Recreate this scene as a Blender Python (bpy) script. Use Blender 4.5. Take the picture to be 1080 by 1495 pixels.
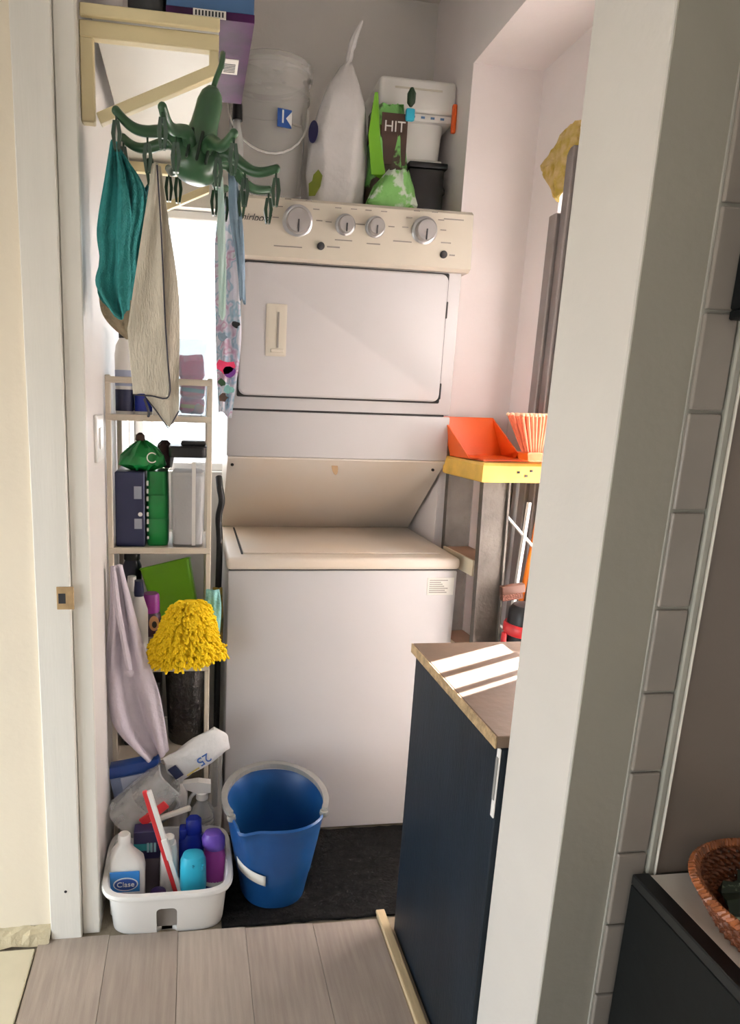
import bpy, bmesh, math, random
from mathutils import Vector, Matrix
random.seed(7)
for o in list(bpy.data.objects): bpy.data.objects.remove(o)
SC = bpy.context.scene; COL = SC.collection
R = math.radians

# ---------------------------------------------------------------- camera
cd = bpy.data.cameras.new('camera'); cam = bpy.data.objects.new('camera', cd); COL.objects.link(cam)
cd.sensor_fit = 'HORIZONTAL'; cd.sensor_width = 36.0; cd.lens = 36.0*945.9/1080
cd.shift_x = (540-412)/1080; cd.shift_y = (786.5-747.5)/1080
cd.clip_start = .05
a, b, c = R(8.102), R(11.842), R(2.005)
fw = Vector((math.sin(a)*math.cos(b), math.cos(a)*math.cos(b), -math.sin(b)))
rt = Vector((math.cos(a), -math.sin(a), 0)); up = rt.cross(fw)
r2 = rt*math.cos(c)+up*math.sin(c); u2 = -rt*math.sin(c)+up*math.cos(c)
M = Matrix((r2, u2, -fw)).transposed().to_4x4(); M.translation = Vector((-.101, -1.784, 1.317))
cam.matrix_world = M
SC.camera = cam

# ---------------------------------------------------------------- world, lights, exposure
w = bpy.data.worlds.new('world'); SC.world = w; w.use_nodes = True
bg = w.node_tree.nodes['Background']; bg.inputs[0].default_value = (.86, .94, 1.0, 1); bg.inputs[1].default_value = 6.4
sd = bpy.data.lights.new('sun', 'SUN'); sun = bpy.data.objects.new('sun', sd); COL.objects.link(sun)
sd.energy = 50; sd.angle = R(.6); sd.color = (1, .99, .975)
el = R(47); dr = Vector((-.903*math.cos(el), -.43*math.cos(el), -math.sin(el)))
sun.rotation_euler = dr.to_track_quat('-Z', 'Y').to_euler(); sun.location = (4, 2, 6)
def area(name, loc, direction, sx, sy, energy, color=(1, 1, 1), portal=False):
    d = bpy.data.lights.new(name, 'AREA'); o = bpy.data.objects.new(name, d); COL.objects.link(o)
    d.shape = 'RECTANGLE'; d.size = sx; d.size_y = sy; d.energy = energy; d.color = color
    o.location = loc; o.rotation_euler = Vector(direction).to_track_quat('-Z', 'Y').to_euler()
    if portal: d.cycles.is_portal = True
    return o
area('portal_back', (-.13, .66, 1.5), (0, -1, 0), .42, .9, 1, portal=True)
area('portal_door', (1.06, -.36, 1.05), (-1, 0, 0), .9, 2.1, 1, portal=True)
area('portal_side_opening', (-1.78, -1.55, .64), (1, 0, 0), 2.2, 1.24, 1, portal=True)  # guides sky light through the added side opening
area('kitchen_fill_light', (-.1, -2.4, 2.55), (.1, .2, -1), .5, .5, 4.5, (1, .96, .92))  # added fill light, unseen above and behind the camera
vs = SC.view_settings; SC.display_settings.display_device = 'sRGB'
vs.view_transform = 'Standard'; vs.look = 'None'; vs.exposure = 0.0; vs.gamma = 1; vs.use_curve_mapping = False

# ---------------------------------------------------------------- helpers
def lin(h):
    h = h.lstrip('#'); v = [int(h[i:i+2], 16)/255 for i in (0, 2, 4)]
    return tuple(x/12.92 if x <= .04045 else ((x+.055)/1.055)**2.4 for x in v)+(1,)
def mat(name, col, rough=.5, metal=0, bump=0, bs=40, var=.06, vs_=8, alpha=1, trans=0, spec=.5, stretch=None, col2=None, thr=(.35, .65), coat=0, sss=0):
    m = bpy.data.materials.new(name); m.use_nodes = True; nt = m.node_tree; N = nt.nodes; L = nt.links
    p = N['Principled BSDF']; c = lin(col)
    p.inputs['Roughness'].default_value = rough; p.inputs['Metallic'].default_value = metal
    p.inputs['Alpha'].default_value = alpha; p.inputs['Transmission Weight'].default_value = trans
    p.inputs['Specular IOR Level'].default_value = spec; p.inputs['Coat Weight'].default_value = coat
    tc = N.new('ShaderNodeTexCoord'); src = tc.outputs['Object']
    if stretch:
        mp = N.new('ShaderNodeMapping'); mp.inputs['Scale'].default_value = stretch; L.new(src, mp.inputs[0]); src = mp.outputs[0]
    n = N.new('ShaderNodeTexNoise'); n.inputs['Scale'].default_value = vs_; n.inputs['Detail'].default_value = 5; L.new(src, n.inputs['Vector'])
    cr = N.new('ShaderNodeValToRGB'); e = cr.color_ramp.elements
    e[0].position, e[1].position = thr
    if col2: e[0].color = c; e[1].color = lin(col2)
    else:
        e[0].color = tuple(x*(1-var) for x in c[:3])+(1,); e[1].color = tuple(min(1, x*(1+var)) for x in c[:3])+(1,)
    L.new(n.outputs[0], cr.inputs[0]); L.new(cr.outputs[0], p.inputs['Base Color'])
    if bump:
        n2 = N.new('ShaderNodeTexNoise'); n2.inputs['Scale'].default_value = bs; n2.inputs['Detail'].default_value = 4; L.new(src, n2.inputs['Vector'])
        bp = N.new('ShaderNodeBump'); bp.inputs['Strength'].default_value = bump; bp.inputs['Distance'].default_value = .01
        L.new(n2.outputs[0], bp.inputs['Height']); L.new(bp.outputs[0], p.inputs['Normal'])
    return m
def thing(name, label, cat, loc, group=None):
    o = bpy.data.objects.new(name, None); COL.objects.link(o); o.empty_display_size = .05
    o.location = loc; o['label'] = label; o['category'] = cat
    if group: o['group'] = group
    return o
def wloc(o):
    v = Vector(o.location)
    while o.parent: o = o.parent; v = v+Vector(o.location)
    return v
def P(name, bm, m, parent=None, smooth=True, M=None, label=None, origin=None, ang=40):
    """link a bmesh given in world coordinates as one object (child of parent, or top level)"""
    if M is not None: bmesh.ops.transform(bm, matrix=M, verts=bm.verts)
    off = wloc(parent) if parent else Vector(origin or (0, 0, 0))
    bmesh.ops.translate(bm, verts=bm.verts, vec=-off)
    bmesh.ops.recalc_face_normals(bm, faces=bm.faces)
    me = bpy.data.meshes.new(name); bm.to_mesh(me); bm.free()
    o = bpy.data.objects.new(name, me); COL.objects.link(o)
    for x in (m if isinstance(m, (list, tuple)) else [m]): me.materials.append(x)
    if smooth:
        for f in me.polygons: f.use_smooth = True
        try: me.set_sharp_from_angle(angle=R(ang))
        except Exception: pass
    if parent: o.parent = parent
    else: o.location = off
    if label: o['label'] = label
    return o
def tag(o, label, cat, group=None):
    o['label'] = label; o['category'] = cat
    if group: o['group'] = group
    return o
def struct(o): o['kind'] = 'structure'; return o
def NB(): return bmesh.new()
def bx(bm, lo, hi, bev=0, seg=2):
    r = bmesh.ops.create_cube(bm, size=1); vs_ = r['verts']
    for v in vs_:
        for i in range(3): v.co[i] = lo[i]+(v.co[i]+.5)*(hi[i]-lo[i])
    if bev:
        es = list({e for v in vs_ for e in v.link_edges})
        bmesh.ops.bevel(bm, geom=es, offset=bev, segments=seg, affect='EDGES', profile=.5)
    return bm
def box(lo, hi, bev=0, seg=2): return bx(NB(), lo, hi, bev, seg)
def bar(bm, p, q, w_, d, upv=(0, 0, 1), bev=0):
    p, q = Vector(p), Vector(q); z = (q-p); l = z.length; z.normalize()
    x = Vector(upv).cross(z)
    if x.length < 1e-4: x = Vector((1, 0, 0)).cross(z)
    x.normalize(); y = z.cross(x)
    m = Matrix((x, y, z)).transposed().to_4x4(); m.translation = p
    t = box((-w_/2, -d/2, 0), (w_/2, d/2, l), bev)
    bmesh.ops.transform(t, matrix=m, verts=t.verts); join(bm, t); return bm
def join(bm, t):
    me = bpy.data.meshes.new('t'); t.to_mesh(me); t.free(); bm.from_mesh(me); bpy.data.meshes.remove(me)
def loft(bm, rings, cap0=True, cap1=True):
    V = [[bm.verts.new(p) for p in r] for r in rings]; n = len(V[0])
    for i in range(len(V)-1):
        for j in range(n):
            bm.faces.new((V[i][j], V[i][(j+1) % n], V[i+1][(j+1) % n], V[i+1][j]))
    if cap0: bm.faces.new(V[0][::-1])
    if cap1: bm.faces.new(V[-1])
    return bm
def ring(cx, cy, z, rx, ry, n=2, k=32):
    out = []
    for i in range(k):
        t = 2*math.pi*(i+.5)/k; ct, st = math.cos(t), math.sin(t)
        out.append((cx+rx*math.copysign(abs(ct)**(2/n), ct), cy+ry*math.copysign(abs(st)**(2/n), st), z))
    return out
def body(cx, cy, prof, n=2, k=28, ratio=1, cap0=True, cap1=True):
    """prof: (r, z) or (rx, ry, z)"""
    rs = []
    for q in prof:
        if len(q) == 2: rs.append(ring(cx, cy, q[1], q[0], q[0]*ratio, n, k))
        else: rs.append(ring(cx, cy, q[2], q[0], q[1], n, k))
    return loft(NB(), rs, cap0, cap1)
def tube(bm, pts, r, n=8, cap=True):
    pts = [Vector(p) for p in pts]; N_ = len(pts); rs = r if isinstance(r, (list, tuple)) else [r]*N_
    t0 = (pts[1]-pts[0]).normalized(); ref = Vector((0, 0, 1)) if abs(t0.z) < .9 else Vector((1, 0, 0))
    x = ref.cross(t0).normalized(); rings = []
    for i in range(N_):
        t = (pts[min(i+1, N_-1)]-pts[max(i-1, 0)]).normalized()
        x = (x-t*x.dot(t)).normalized(); y = t.cross(x)
        rings.append([pts[i]+(x*math.cos(2*math.pi*j/n)+y*math.sin(2*math.pi*j/n))*rs[i] for j in range(n)])
    return loft(bm, rings, cap, cap)
def spline(pts, k=6):
    pts = [Vector(p) for p in pts]; out = []
    for i in range(len(pts)-1):
        p0, p1, p2, p3 = pts[max(i-1, 0)], pts[i], pts[i+1], pts[min(i+2, len(pts)-1)]
        for j in range(k):
            t = j/k
            out.append(.5*((2*p1)+(p2-p0)*t+(2*p0-5*p1+4*p2-p3)*t*t+(3*p1-p0-3*p2+p3)*t**3))
    out.append(pts[-1]); return out
def lerp_poly(poly, v):
    t = v*(len(poly)-1); i = min(int(t), len(poly)-2); f = t-i
    return [poly[i][k]+(poly[i+1][k]-poly[i][k])*f for k in range(len(poly[0]))]
def drape(Lp, Rp, y, amp, nf, nu=28, nv=30, ph=0, jit=.003, taper=.25):
    """a hanging cloth: left and right edges as (x, z) from the clip down, folds in y"""
    Ls = spline([(p[0], 0, p[1]) for p in Lp], 8); Rs = spline([(p[0], 0, p[1]) for p in Rp], 8)
    bm = NB(); g = []
    for i in range(nv+1):
        v = i/nv; l = lerp_poly(Ls, v); r = lerp_poly(Rs, v); row = []
        for j in range(nu+1):
            u = j/nu; s = math.sin(2*math.pi*nf*u+ph+1.3*v)
            yy = y+amp*(taper+(1-taper)*v**.6)*s+jit*math.sin(9*v+7*u+ph)+amp*.35*math.sin(2*math.pi*nf*2.3*u+2*ph+4*v)
            row.append(bm.verts.new((l[0]+(r[0]-l[0])*u, yy, l[2]+(r[2]-l[2])*u+.006*math.sin(5*u+ph)*v)))
        g.append(row)
    for i in range(nv):
        for j in range(nu): bm.faces.new((g[i][j], g[i][j+1], g[i+1][j+1], g[i+1][j]))
    return bm
def solid(o, th): 
    m = o.modifiers.new('solid', 'SOLIDIFY'); m.thickness = th; m.offset = 0; return o
def cut(o, cutter):
    me = bpy.data.meshes.new('c'); cutter.to_mesh(me); cutter.free()
    co = bpy.data.objects.new('c', me); COL.objects.link(co); co.location = wloc(o)*0
    bm = NB(); bm.from_mesh(me); bmesh.ops.translate(bm, verts=bm.verts, vec=-wloc(o.parent) if o.parent else -Vector(o.location)); bm.to_mesh(me); bm.free()
    if o.parent: co.parent = o.parent
    else: co.location = o.location
    md = o.modifiers.new('b', 'BOOLEAN'); md.object = co; md.operation = 'DIFFERENCE'; md.solver = 'EXACT'
    bpy.context.view_layer.update()
    dg = bpy.context.evaluated_depsgraph_get()
    new = bpy.data.meshes.new_from_object(o.evaluated_get(dg)); o.modifiers.remove(md); o.data = new
    bpy.data.objects.remove(co)
def text(name, s, size, M, m, parent, label=None, ext=.0006, shear=0):
    cu = bpy.data.curves.new(name, 'FONT'); cu.body = s; cu.size = size; cu.extrude = ext; cu.shear = shear
    cu.align_x = 'CENTER'; cu.align_y = 'CENTER'
    t = bpy.data.objects.new(name, cu); COL.objects.link(t); bpy.context.view_layer.update()
    me = bpy.data.meshes.new_from_object(t.evaluated_get(bpy.context.evaluated_depsgraph_get()))
    bpy.data.objects.remove(t)
    bm = NB(); bm.from_mesh(me); bpy.data.meshes.remove(me)
    return P(name, bm, m, parent, False, M, label)
FACE = Matrix.Rotation(R(90), 4, 'X')            # text facing -y
def TR(x, y, z): return Matrix.Translation((x, y, z))
def RX(d): return Matrix.Rotation(R(d), 4, 'X')
def RY(d): return Matrix.Rotation(R(d), 4, 'Y')
def RZ(d): return Matrix.Rotation(R(d), 4, 'Z')

# ---------------------------------------------------------------- materials
WALL = mat('wall paint', '#dfdad5', .6, bump=.08, bs=60, var=.03, vs_=3)
WALL_BOUNCE = mat('bounce tinted wall paint', '#fbf2f0', .6, bump=.08, bs=60, var=.03, vs_=3)  # white paint with the warm, bright bounce light put into its colour
CREAM = mat('cream paint', '#efe3ce', .6, bump=.08, bs=50, var=.03, vs_=2)
WOODW = mat('white painted board', '#eae6dd', .45, bump=.05, bs=30, var=.025, vs_=4, stretch=(8, 8, .6))
GREIGE = mat('greige wall paint', '#9d998d', .5, bump=.1, bs=50, var=.03, vs_=3)
TILE = mat('glazed wall tile', '#918981', .18, bump=.05, bs=14, var=.04, vs_=10)
GROUT = mat('tile grout', '#a9a69c', .8, bump=.1, bs=80)
CEIL = mat('ceiling paint', '#e4e0d8', .7, bump=.05, var=.02)
PLANK = [mat('grey oak laminate %d' % i, c1, .42, bump=.12, bs=60, var=.12, vs_=7, stretch=(14, 1.0, 6), col2=c2, thr=(.3, .75))
         for i, (c1, c2) in enumerate([('#a29488', '#b5a79a'), ('#9b8d82', '#ad9f93'), ('#a89a8e', '#baad9f')])]
DARKFLOOR = mat('dark rough floor', '#131312', .8, bump=.5, bs=120, col2='#1f1d1c', vs_=60, spec=.12)
CONC = mat('old floor screed', '#8e8270', .9, bump=.3, bs=60, var=.15)
FTILE = mat('cream floor tile', '#d8cfb4', .3, bump=.03, var=.05)
PINE = mat('pine strip', '#cdb68f', .5, bump=.08, bs=50, var=.1, vs_=10, stretch=(10, 1, 10))
APPL = mat('white enamel', '#c6c2c2', .32, bump=.01, bs=200, var=.012, vs_=4)
APPLD = mat('soiled white enamel', '#dccbb8', .4, bump=.02, bs=80, var=.05, vs_=3, col2='#d6cdc3')
ALMOND = mat('console plastic', '#cfc6b6', .4, var=.02)
GAP = mat('dark gap rubber', '#2f2c2b', .7)
CHROME = mat('brushed chrome', '#b9b9bb', .28, .85, var=.05, vs_=30)
KNOBG = mat('grey knob plastic', '#a7a3a1', .35, .3, var=.05)
INK = mat('black ink', '#29282b', .6)
GINK = mat('grey ink', '#8d867f', .7)
WHT = mat('white plastic', '#e9e6e1', .35, var=.02)
PAPER = mat('white paper label', '#e8e4dc', .7, var=.03)
RACKM = mat('ivory rack metal', '#c9beac', .45, bump=.02, var=.05)
BRKT = mat('cream bracket wood', '#e0d0a4', .5, bump=.06, bs=40, var=.05, vs_=6)
SHELFW = mat('white melamine', '#bdb8ac', .4, var=.02)
OCTO = mat('olive green plastic', '#34573a', .28, var=.06)
OCTOD = mat('dark green plastic', '#26422d', .35, var=.05)
NAVYP = mat('navy painted panel', '#18212a', .5, spec=.3, bump=.12, bs=40, var=.2, vs_=4, stretch=(6, 6, 1))
PLY = mat('brown worktop board', '#786351', .55, bump=.1, bs=60, var=.1, vs_=9)
PLYE = mat('raw chipboard edge', '#a98f6b', .8, bump=.4, bs=150, var=.25, vs_=70)
BLKP = mat('black laminate', '#0e1112', .4, spec=.25, bump=.03, var=.15)
CLEAR = mat('clear plastic', '#c4c7cc', .1, alpha=.22, var=.03)
CLEAR2 = mat('thin clear plastic', '#d8d8d6', .15, alpha=.36, var=.12, vs_=20)
FROST = mat('translucent plastic', '#e2dfda', .3, alpha=.30, var=.04)
FOIL = mat('white plastic film', '#dedad8', .25, bump=.9, bs=16, var=.05, vs_=12)
def cmat(n, c, rough=.35, **k): return mat(n, c, rough, **k)
BLUE = cmat('bucket blue plastic', '#174c86', .38, var=.08)
GREYP = cmat('grey plastic', '#8e8c88', .35)
TEAL = cmat('teal terry cloth', '#34908f', .9, bump=.6, bs=250, var=.12, vs_=30)
LINEN = cmat('beige linen', '#c8bfae', .9, bump=.5, bs=300, var=.07, vs_=90, stretch=(1, 1, .25))
HEM = cmat('dark hem', '#3b3a44', .9)
LILAC = cmat('pale lilac fabric', '#d2c8d2', .8, bump=.3, bs=120, var=.05)
GREEN = cmat('bright green plastic', '#13813b', .3, bump=.15, bs=25, var=.1)
LIME = cmat('lime green plastic', '#77b82a', .35, var=.05)
NAVY = cmat('navy carton', '#24294c', .4, var=.08)
YELLOW = cmat('yellow chenille', '#fbd40f', .8, bump=.3, bs=150, var=.08)
PURPLE = cmat('purple plastic', '#7d3c9b', .35, var=.06)
VIOLET = cmat('violet cap plastic', '#6f4fb3', .35)
CYAN = cmat('cyan plastic', '#2fb0cf', .3)
ROYAL = cmat('royal blue plastic', '#1a2d9a', .25)
MAG = cmat('magenta cap', '#8e2c86', .35)
PINK = cmat('hot pink foil', '#e02a58', .3, bump=.3, bs=35, col2='#ef4a78', vs_=30)
RED = cmat('red plastic', '#cf3438', .35)
BLK = cmat('black plastic', '#1b1b1d', .4)
SILV = cmat('hammered dark silver', '#55524f', .25, metal=.8, bump=.8, bs=70, var=.2)
ORANGE = cmat('orange plastic', '#f2641e', .35, var=.04)
YELB = cmat('yellow ladder plastic', '#e3b653', .5, bump=.1, var=.12, vs_=18)
ALU = cmat('worn aluminium', '#5c554e', .55, spec=.3, metal=.0, bump=.2, bs=90, var=.18, vs_=16)
TREAD = cmat('brown tread', '#8a6a55', .7, bump=.2, bs=120, var=.12)
BOXB = cmat('blue printed carton', '#3c6390', .4, var=.1, vs_=5)
BOXP = cmat('purple printed carton', '#3d1140', .5, spec=.25, var=.35, vs_=14)
LTBLUE = cmat('light blue plastic', '#aac4d8', .3, alpha=.36)
BROWN = cmat('brown wrapper', '#4a342a', .5, var=.2)
FOAM = cmat('yellow expanding foam', '#c2a548', .9, bump=.8, bs=60, col2='#d8bd86', vs_=40)
FRAMEG = cmat('grey door frame', '#8f8684', .45, metal=.2, var=.12, vs_=10)
BRASS = cmat('worn brass', '#b79a72', .4, metal=.5, var=.15, vs_=40)
WICK = cmat('brown wicker', '#6e3a1e', .5, bump=.3, bs=120, var=.3, vs_=60)
LEAFD = cmat('dark green printed fabric', '#1d2b1d', .6, col2='#9fae92', vs_=22, thr=(.58, .62))
GREENBAG = mat('green printed film', '#3b2c22', .3, bump=.4, bs=30, col2='#7fc36b', vs_=11, thr=(.49, .53))
LTTEAL = cmat('pale aqua cloth', '#8ec7c4', .9, bump=.3, bs=150)
PALEB = cmat('blue grey cloth', '#8499ab', .9, bump=.3, bs=150)
GLASS = mat('window glass', '#f4f8fa', .02, alpha=.12, var=0)
GROUND = mat('sunlit yard paving', '#b7b0a8', .8, bump=.2, var=.1)

def matT(name, stops, tf=.4, scale=12, rough=.9):
    """cloth or sheet that lets some light through"""
    m = bpy.data.materials.new(name); m.use_nodes = True; nt = m.node_tree; N = nt.nodes; L = nt.links; N.remove(N['Principled BSDF'])
    tc = N.new('ShaderNodeTexCoord'); n = N.new('ShaderNodeTexNoise'); n.inputs['Scale'].default_value = scale; n.inputs['Detail'].default_value = 2; L.new(tc.outputs['Object'], n.inputs['Vector'])
    cr = N.new('ShaderNodeValToRGB'); cr.color_ramp.interpolation = 'EASE'; e = cr.color_ramp.elements
    while len(e) < len(stops): e.new(.5)
    for q, (p_, c_) in zip(e, stops): q.position = p_; q.color = lin(c_)
    L.new(n.outputs[0], cr.inputs[0])
    d = N.new('ShaderNodeBsdfDiffuse'); t = N.new('ShaderNodeBsdfTranslucent'); mx = N.new('ShaderNodeMixShader'); mx.inputs[0].default_value = tf
    L.new(cr.outputs[0], d.inputs[0]); L.new(cr.outputs[0], t.inputs[0]); L.new(d.outputs[0], mx.inputs[1]); L.new(t.outputs[0], mx.inputs[2]); L.new(mx.outputs[0], N['Material Output'].inputs[0])
    return m
DIFFUSER = matT('added diffuser sheet', [(0, '#f8f2f0'), (1, '#fbf6f5')], .92)  # added sheet that spreads daylight at the yard door
PRINT = matT('floral printed cloth', [(0, '#e9e7ee'), (.44, '#eceaf0'), (.50, '#b6cdd9'), (.54, '#e8e3ec'), (.60, '#d8b9cc'), (.64, '#ebe8ee'), (.72, '#9fb9a8'), (.8, '#e9e7ee')], .45, 22)
MINT = matT('pale mint cloth', [(0, '#dff0ea'), (1, '#e9f5f1')], .45)

# ---------------------------------------------------------------- room shell
CZ = 2.63
bm = box((-1.9, -3.0, -.12), (1.75, .9, -.012)); fl = struct(P('floor', bm, CONC, None, False))
seams = [-.47, -.30, -.13, .04, .215, .388]
for i in range(5):      # laminate boards of the raised floor
    bm = box((seams[i]+.0005, -2.9, -.0118), (seams[i+1]-.0005, -.364-.004*(i-2), -.004), .0006, 1)
    P('plank', bm, PLANK[i % 3], fl, False)
for i in range(2):
    P('floor_tile', box((-.47-.32*(i+1)+.003, -.72, -.0118), (-.47-.32*i-.003, -.385, 0), .002, 1), FTILE, fl, False)
    P('floor_tile', box((-.47-.32*(i+1)+.003, -1.05, -.0118), (-.47-.32*i-.003, -.726, 0), .002, 1), FTILE, fl, False)
P('edge_strip', box((.389, -2.0, -.0118), (.413, -.35, .006), .003), PINE, fl, False)
struct(P('ceiling', box((-1.9, -3.0, CZ), (1.75, .72, CZ+.1)), CEIL, None, False))
bm = NB(); bx(bm, (-.45, -.325, -.012), (-.326, .72, CZ)); struct(P('wall_left', bm, WALL, None, False))
bm = NB()                                                    # back wall with the window opening
wx0, wx1, wz0, wz1 = -.31, .06, 1.06, 1.95
bx(bm, (-.326, .6, -.012), (wx0, .72, CZ)); bx(bm, (wx1, .6, -.012), (.92, .72, CZ))
bx(bm, (wx0, .6, -.012), (wx1, .72, wz0)); bx(bm, (wx0, .6, wz1), (wx1, .72, CZ))
bw = struct(P('wall_back', bm, WALL, None, False))
wn = bpy.data.objects.new('window_1', None); COL.objects.link(wn); wn.location = ((wx0+wx1)/2, .66, wz0); struct(wn)
for lo, hi in (((wx0, .64, wz0), (wx0+.03, .69, wz1)), ((wx1-.03, .64, wz0), (wx1, .69, wz1)),
               ((wx0+.03, .64, wz0), (wx1-.03, .69, wz0+.03)), ((wx0+.03, .64, wz1-.03), (wx1-.03, .69, wz1))):
    P('frame_bar', box(lo, hi, .004, 1), WHT, wn, False)
P('mullion', box((-.255, .645, wz0+.03), (-.238, .685, wz1-.03), .003, 1), WHT, wn, False)
P('pane', box((wx0+.03, .662, wz0+.03), (-.255, .666, wz1-.03)), GLASS, wn, False)
P('pane', box((-.238, .662, wz0+.03), (wx1-.03, .666, wz1-.03)), GLASS, wn, False)
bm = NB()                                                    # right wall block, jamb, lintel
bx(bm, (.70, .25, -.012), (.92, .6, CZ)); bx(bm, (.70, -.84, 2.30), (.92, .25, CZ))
struct(P('wall_right', bm, WALL_BOUNCE, None, False))
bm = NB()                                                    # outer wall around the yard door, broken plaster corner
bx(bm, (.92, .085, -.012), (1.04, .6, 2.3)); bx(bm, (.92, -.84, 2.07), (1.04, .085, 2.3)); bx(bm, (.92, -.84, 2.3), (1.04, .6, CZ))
struct(P('wall_outer', bm, WALL_BOUNCE, None, False))
bm = NB(); bx(bm, (.433, -1.016, -.012), (1.75, -.84, CZ), .004, 1); wk = struct(P('wall_kitchen', bm, [mat('pillar paint', '#cfcac3', .55, bump=.08, bs=60, var=.03, vs_=3)], None, False))
gw = struct(P('wall_kitchen_face', box((.4335, -1.0185, -.01), (1.75, -1.016, CZ)), GREIGE, None, False))
# left of the doorway: cream wall and two painted boards
bm = box((-1.9, -.345, -.012), (-.441, -.22, CZ)); struct(P('wall_front', bm, CREAM, None, False))
t1 = struct(P('trim_1', box((-.441, -.358, -.012), (-.3675, -.30, CZ), .002, 1), WOODW, None, False))
t2 = struct(P('trim_2', box((-.3665, -.342, -.010), (-.3255, -.3255, CZ), .002, 1), WOODW, None, False))
bm = box((-.396, -.3605, .852), (-.359, -.358, .904), .0008, 1)
sp = P('strike_plate', bm, BRASS, t1, False, label='worn brass strike plate')
P('latch_hole', box((-.392, -.3612, .866), (-.377, -.3604, .889)), INK, sp, False)
P('screw_hole', body(0, 0, [(.0035, 0), (.0035, .001)], k=10), INK, t1, False, TR(-.402, -.358, .13) @ RX(90))
P('crumbled_plaster', loft(NB(), [[(x+random.uniform(-.004, .004), y+random.uniform(-.003, .003), z+random.uniform(-.004, .004)) for y, z in ((-.345, -.006), (-.372, -.006), (-.362, .016), (-.350, .026), (-.345, .03))] for x in [-.60+.0225*i for i in range(8)]]), cmat('crumbled plaster', '#c9bb9b', .9, bump=.6, bs=60, var=.15), t1, False)
bm = NB()
bx(bm, (-1.9, -3.0, -.012), (1.75, -2.9, CZ)); struct(P('wall_rear', bm, WALL, None, False))
bm = NB(); bx(bm, (1.75, -3.0, -.012), (1.85, -.845, CZ)); struct(P('wall_far_right', bm, WALL, None, False))
bm = NB()                                                    # kitchen side wall, unseen low opening added to let side light in
bx(bm, (-1.9, -3.0, -.012), (-1.75, -2.65, CZ)); bx(bm, (-1.9, -.45, -.012), (-1.75, -.345, CZ)); bx(bm, (-1.9, -2.65, 1.26), (-1.75, -.45, CZ)); bx(bm, (-1.9, -2.65, -.012), (-1.75, -.45, .02))
struct(P('wall_far_left', bm, WALL, None, False))
struct(P('ground', box((-12, -12, -.3), (14, 14, -.13)), GROUND, None, False))

# ---- yard door: frame, steel grille bars, added light-shaping panels, foam
dr1 = bpy.data.objects.new('door_1', None); COL.objects.link(dr1); dr1.location = (.95, -.36, 0); struct(dr1)
P('door_frame', box((.895, .045, -.01), (.95, .084, 1.86), .003, 1), FRAMEG, dr1, False)
P('door_frame', box((.905, .01, -.01), (.96, .043, 2.02), .003, 1), FRAMEG, dr1, False)
P('door_frame', box((.915, -.02, -.01), (.97, .008, 2.04), .003, 1), WHT, dr1, False)
P('door_frame', box((.92, -.83, 2.0), (.96, .008, 2.065), .003, 1), FRAMEG, dr1, False)
yo = [-.252, -.262, -.325, -.345, -.402, -.416, -.438]
for y0, y1 in ((-.240, -.262), (-.325, -.343), (-.402, -.416), (-.438, -.46)):
    P('grille_bar', box((.93, y1, 1.13), (.952, y0, 1.46), .002, 1), FRAMEG, dr1, False)
for (y0, y1, z0, z1) in ((-.045, -.24, 0, 2.0), (-.24, -.46, 0, 1.13), (-.24, -.46, 1.46, 2.0), (-.02, -.045, 0, 1.26), (-.02, -.045, 1.33, 2.0)):
    P('added_diffuser', box((.938, y1+.0015, z0+.0015), (.944, y0-.0015, z1-.0015)), DIFFUSER, dr1, False)  # unseen sheets added to soften the sun, gaps let the stripes through
P('added_light_block', box((.932, -.806, .045), (.948, -.462, 1.972), .003, 1), WHT, dr1, False)  # unseen panel added to hold back light from the far half
for y0, y1 in ((-.045, -.055), (-.808, -.82)):
    P('door_stile', box((.93, y1, 0), (.952, y0, 2.0), .002, 1), FRAMEG, dr1, False)
for z in (.03, 1.12, 1.47, 1.985):
    P('door_rail', box((.929, -.82, z-.012), (.953, -.02, z+.012), .002, 1), FRAMEG, dr1, False)
random.seed(21)
out = [(.200, 2.022), (.160, 2.040), (.120, 2.062), (.085, 2.078), (.050, 2.090), (.018, 2.078), (.010, 2.030), (.040, 1.985), (.070, 1.925), (.082, 1.898), (.105, 1.925), (.140, 1.955), (.175, 1.99)]
fo = []
for i, (y, z) in enumerate(out):
    y2, z2 = out[(i+1) % len(out)]
    for f in (0, .33, .66): fo.append((y+(y2-y)*f+random.uniform(-.005, .005), z+(z2-z)*f+random.uniform(-.005, .005)))
cyf = sum(p[0] for p in fo)/len(fo); czf = sum(p[1] for p in fo)/len(fo)
bm = loft(NB(), [[(xx+random.uniform(-.003, .003)*(k > 0), cyf+(y-cyf)*k, czf+(z-czf)*k) for y, z in fo] for xx, k in ((.921, 1), (.912, .98), (.902, .8), (.897, .5), (.900, .15))])
P('insulation_foam', bm, FOAM, dr1, label='yellow foam in the broken plaster')

# ---- laundry floor mat
bm = NB(); nx, ny = 30, 24; g = []
for j in range(ny+1):
    row = []
    for i in range(nx+1):
        x = -.02+.71*i/nx; y = -.360+.358*j/ny
        row.append(bm.verts.new((x, y, -.004+random.uniform(0, .004))))
    g.append(row)
for j in range(ny):
    for i in range(nx): bm.faces.new((g[j][i], g[j][i+1], g[j+1][i+1], g[j+1][i]))
e = bmesh.ops.extrude_face_region(bm, geom=bm.faces[:]); bmesh.ops.translate(bm, verts=[v for v in e['geom'] if isinstance(v, bmesh.types.BMVert)], vec=(0, 0, -.006))
o = P('floor_mat', bm, DARKFLOOR, None, False, origin=(.2, -.17, -.012)); tag(o, 'black rough floor mat lying in front of the white washer', 'mat')

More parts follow.
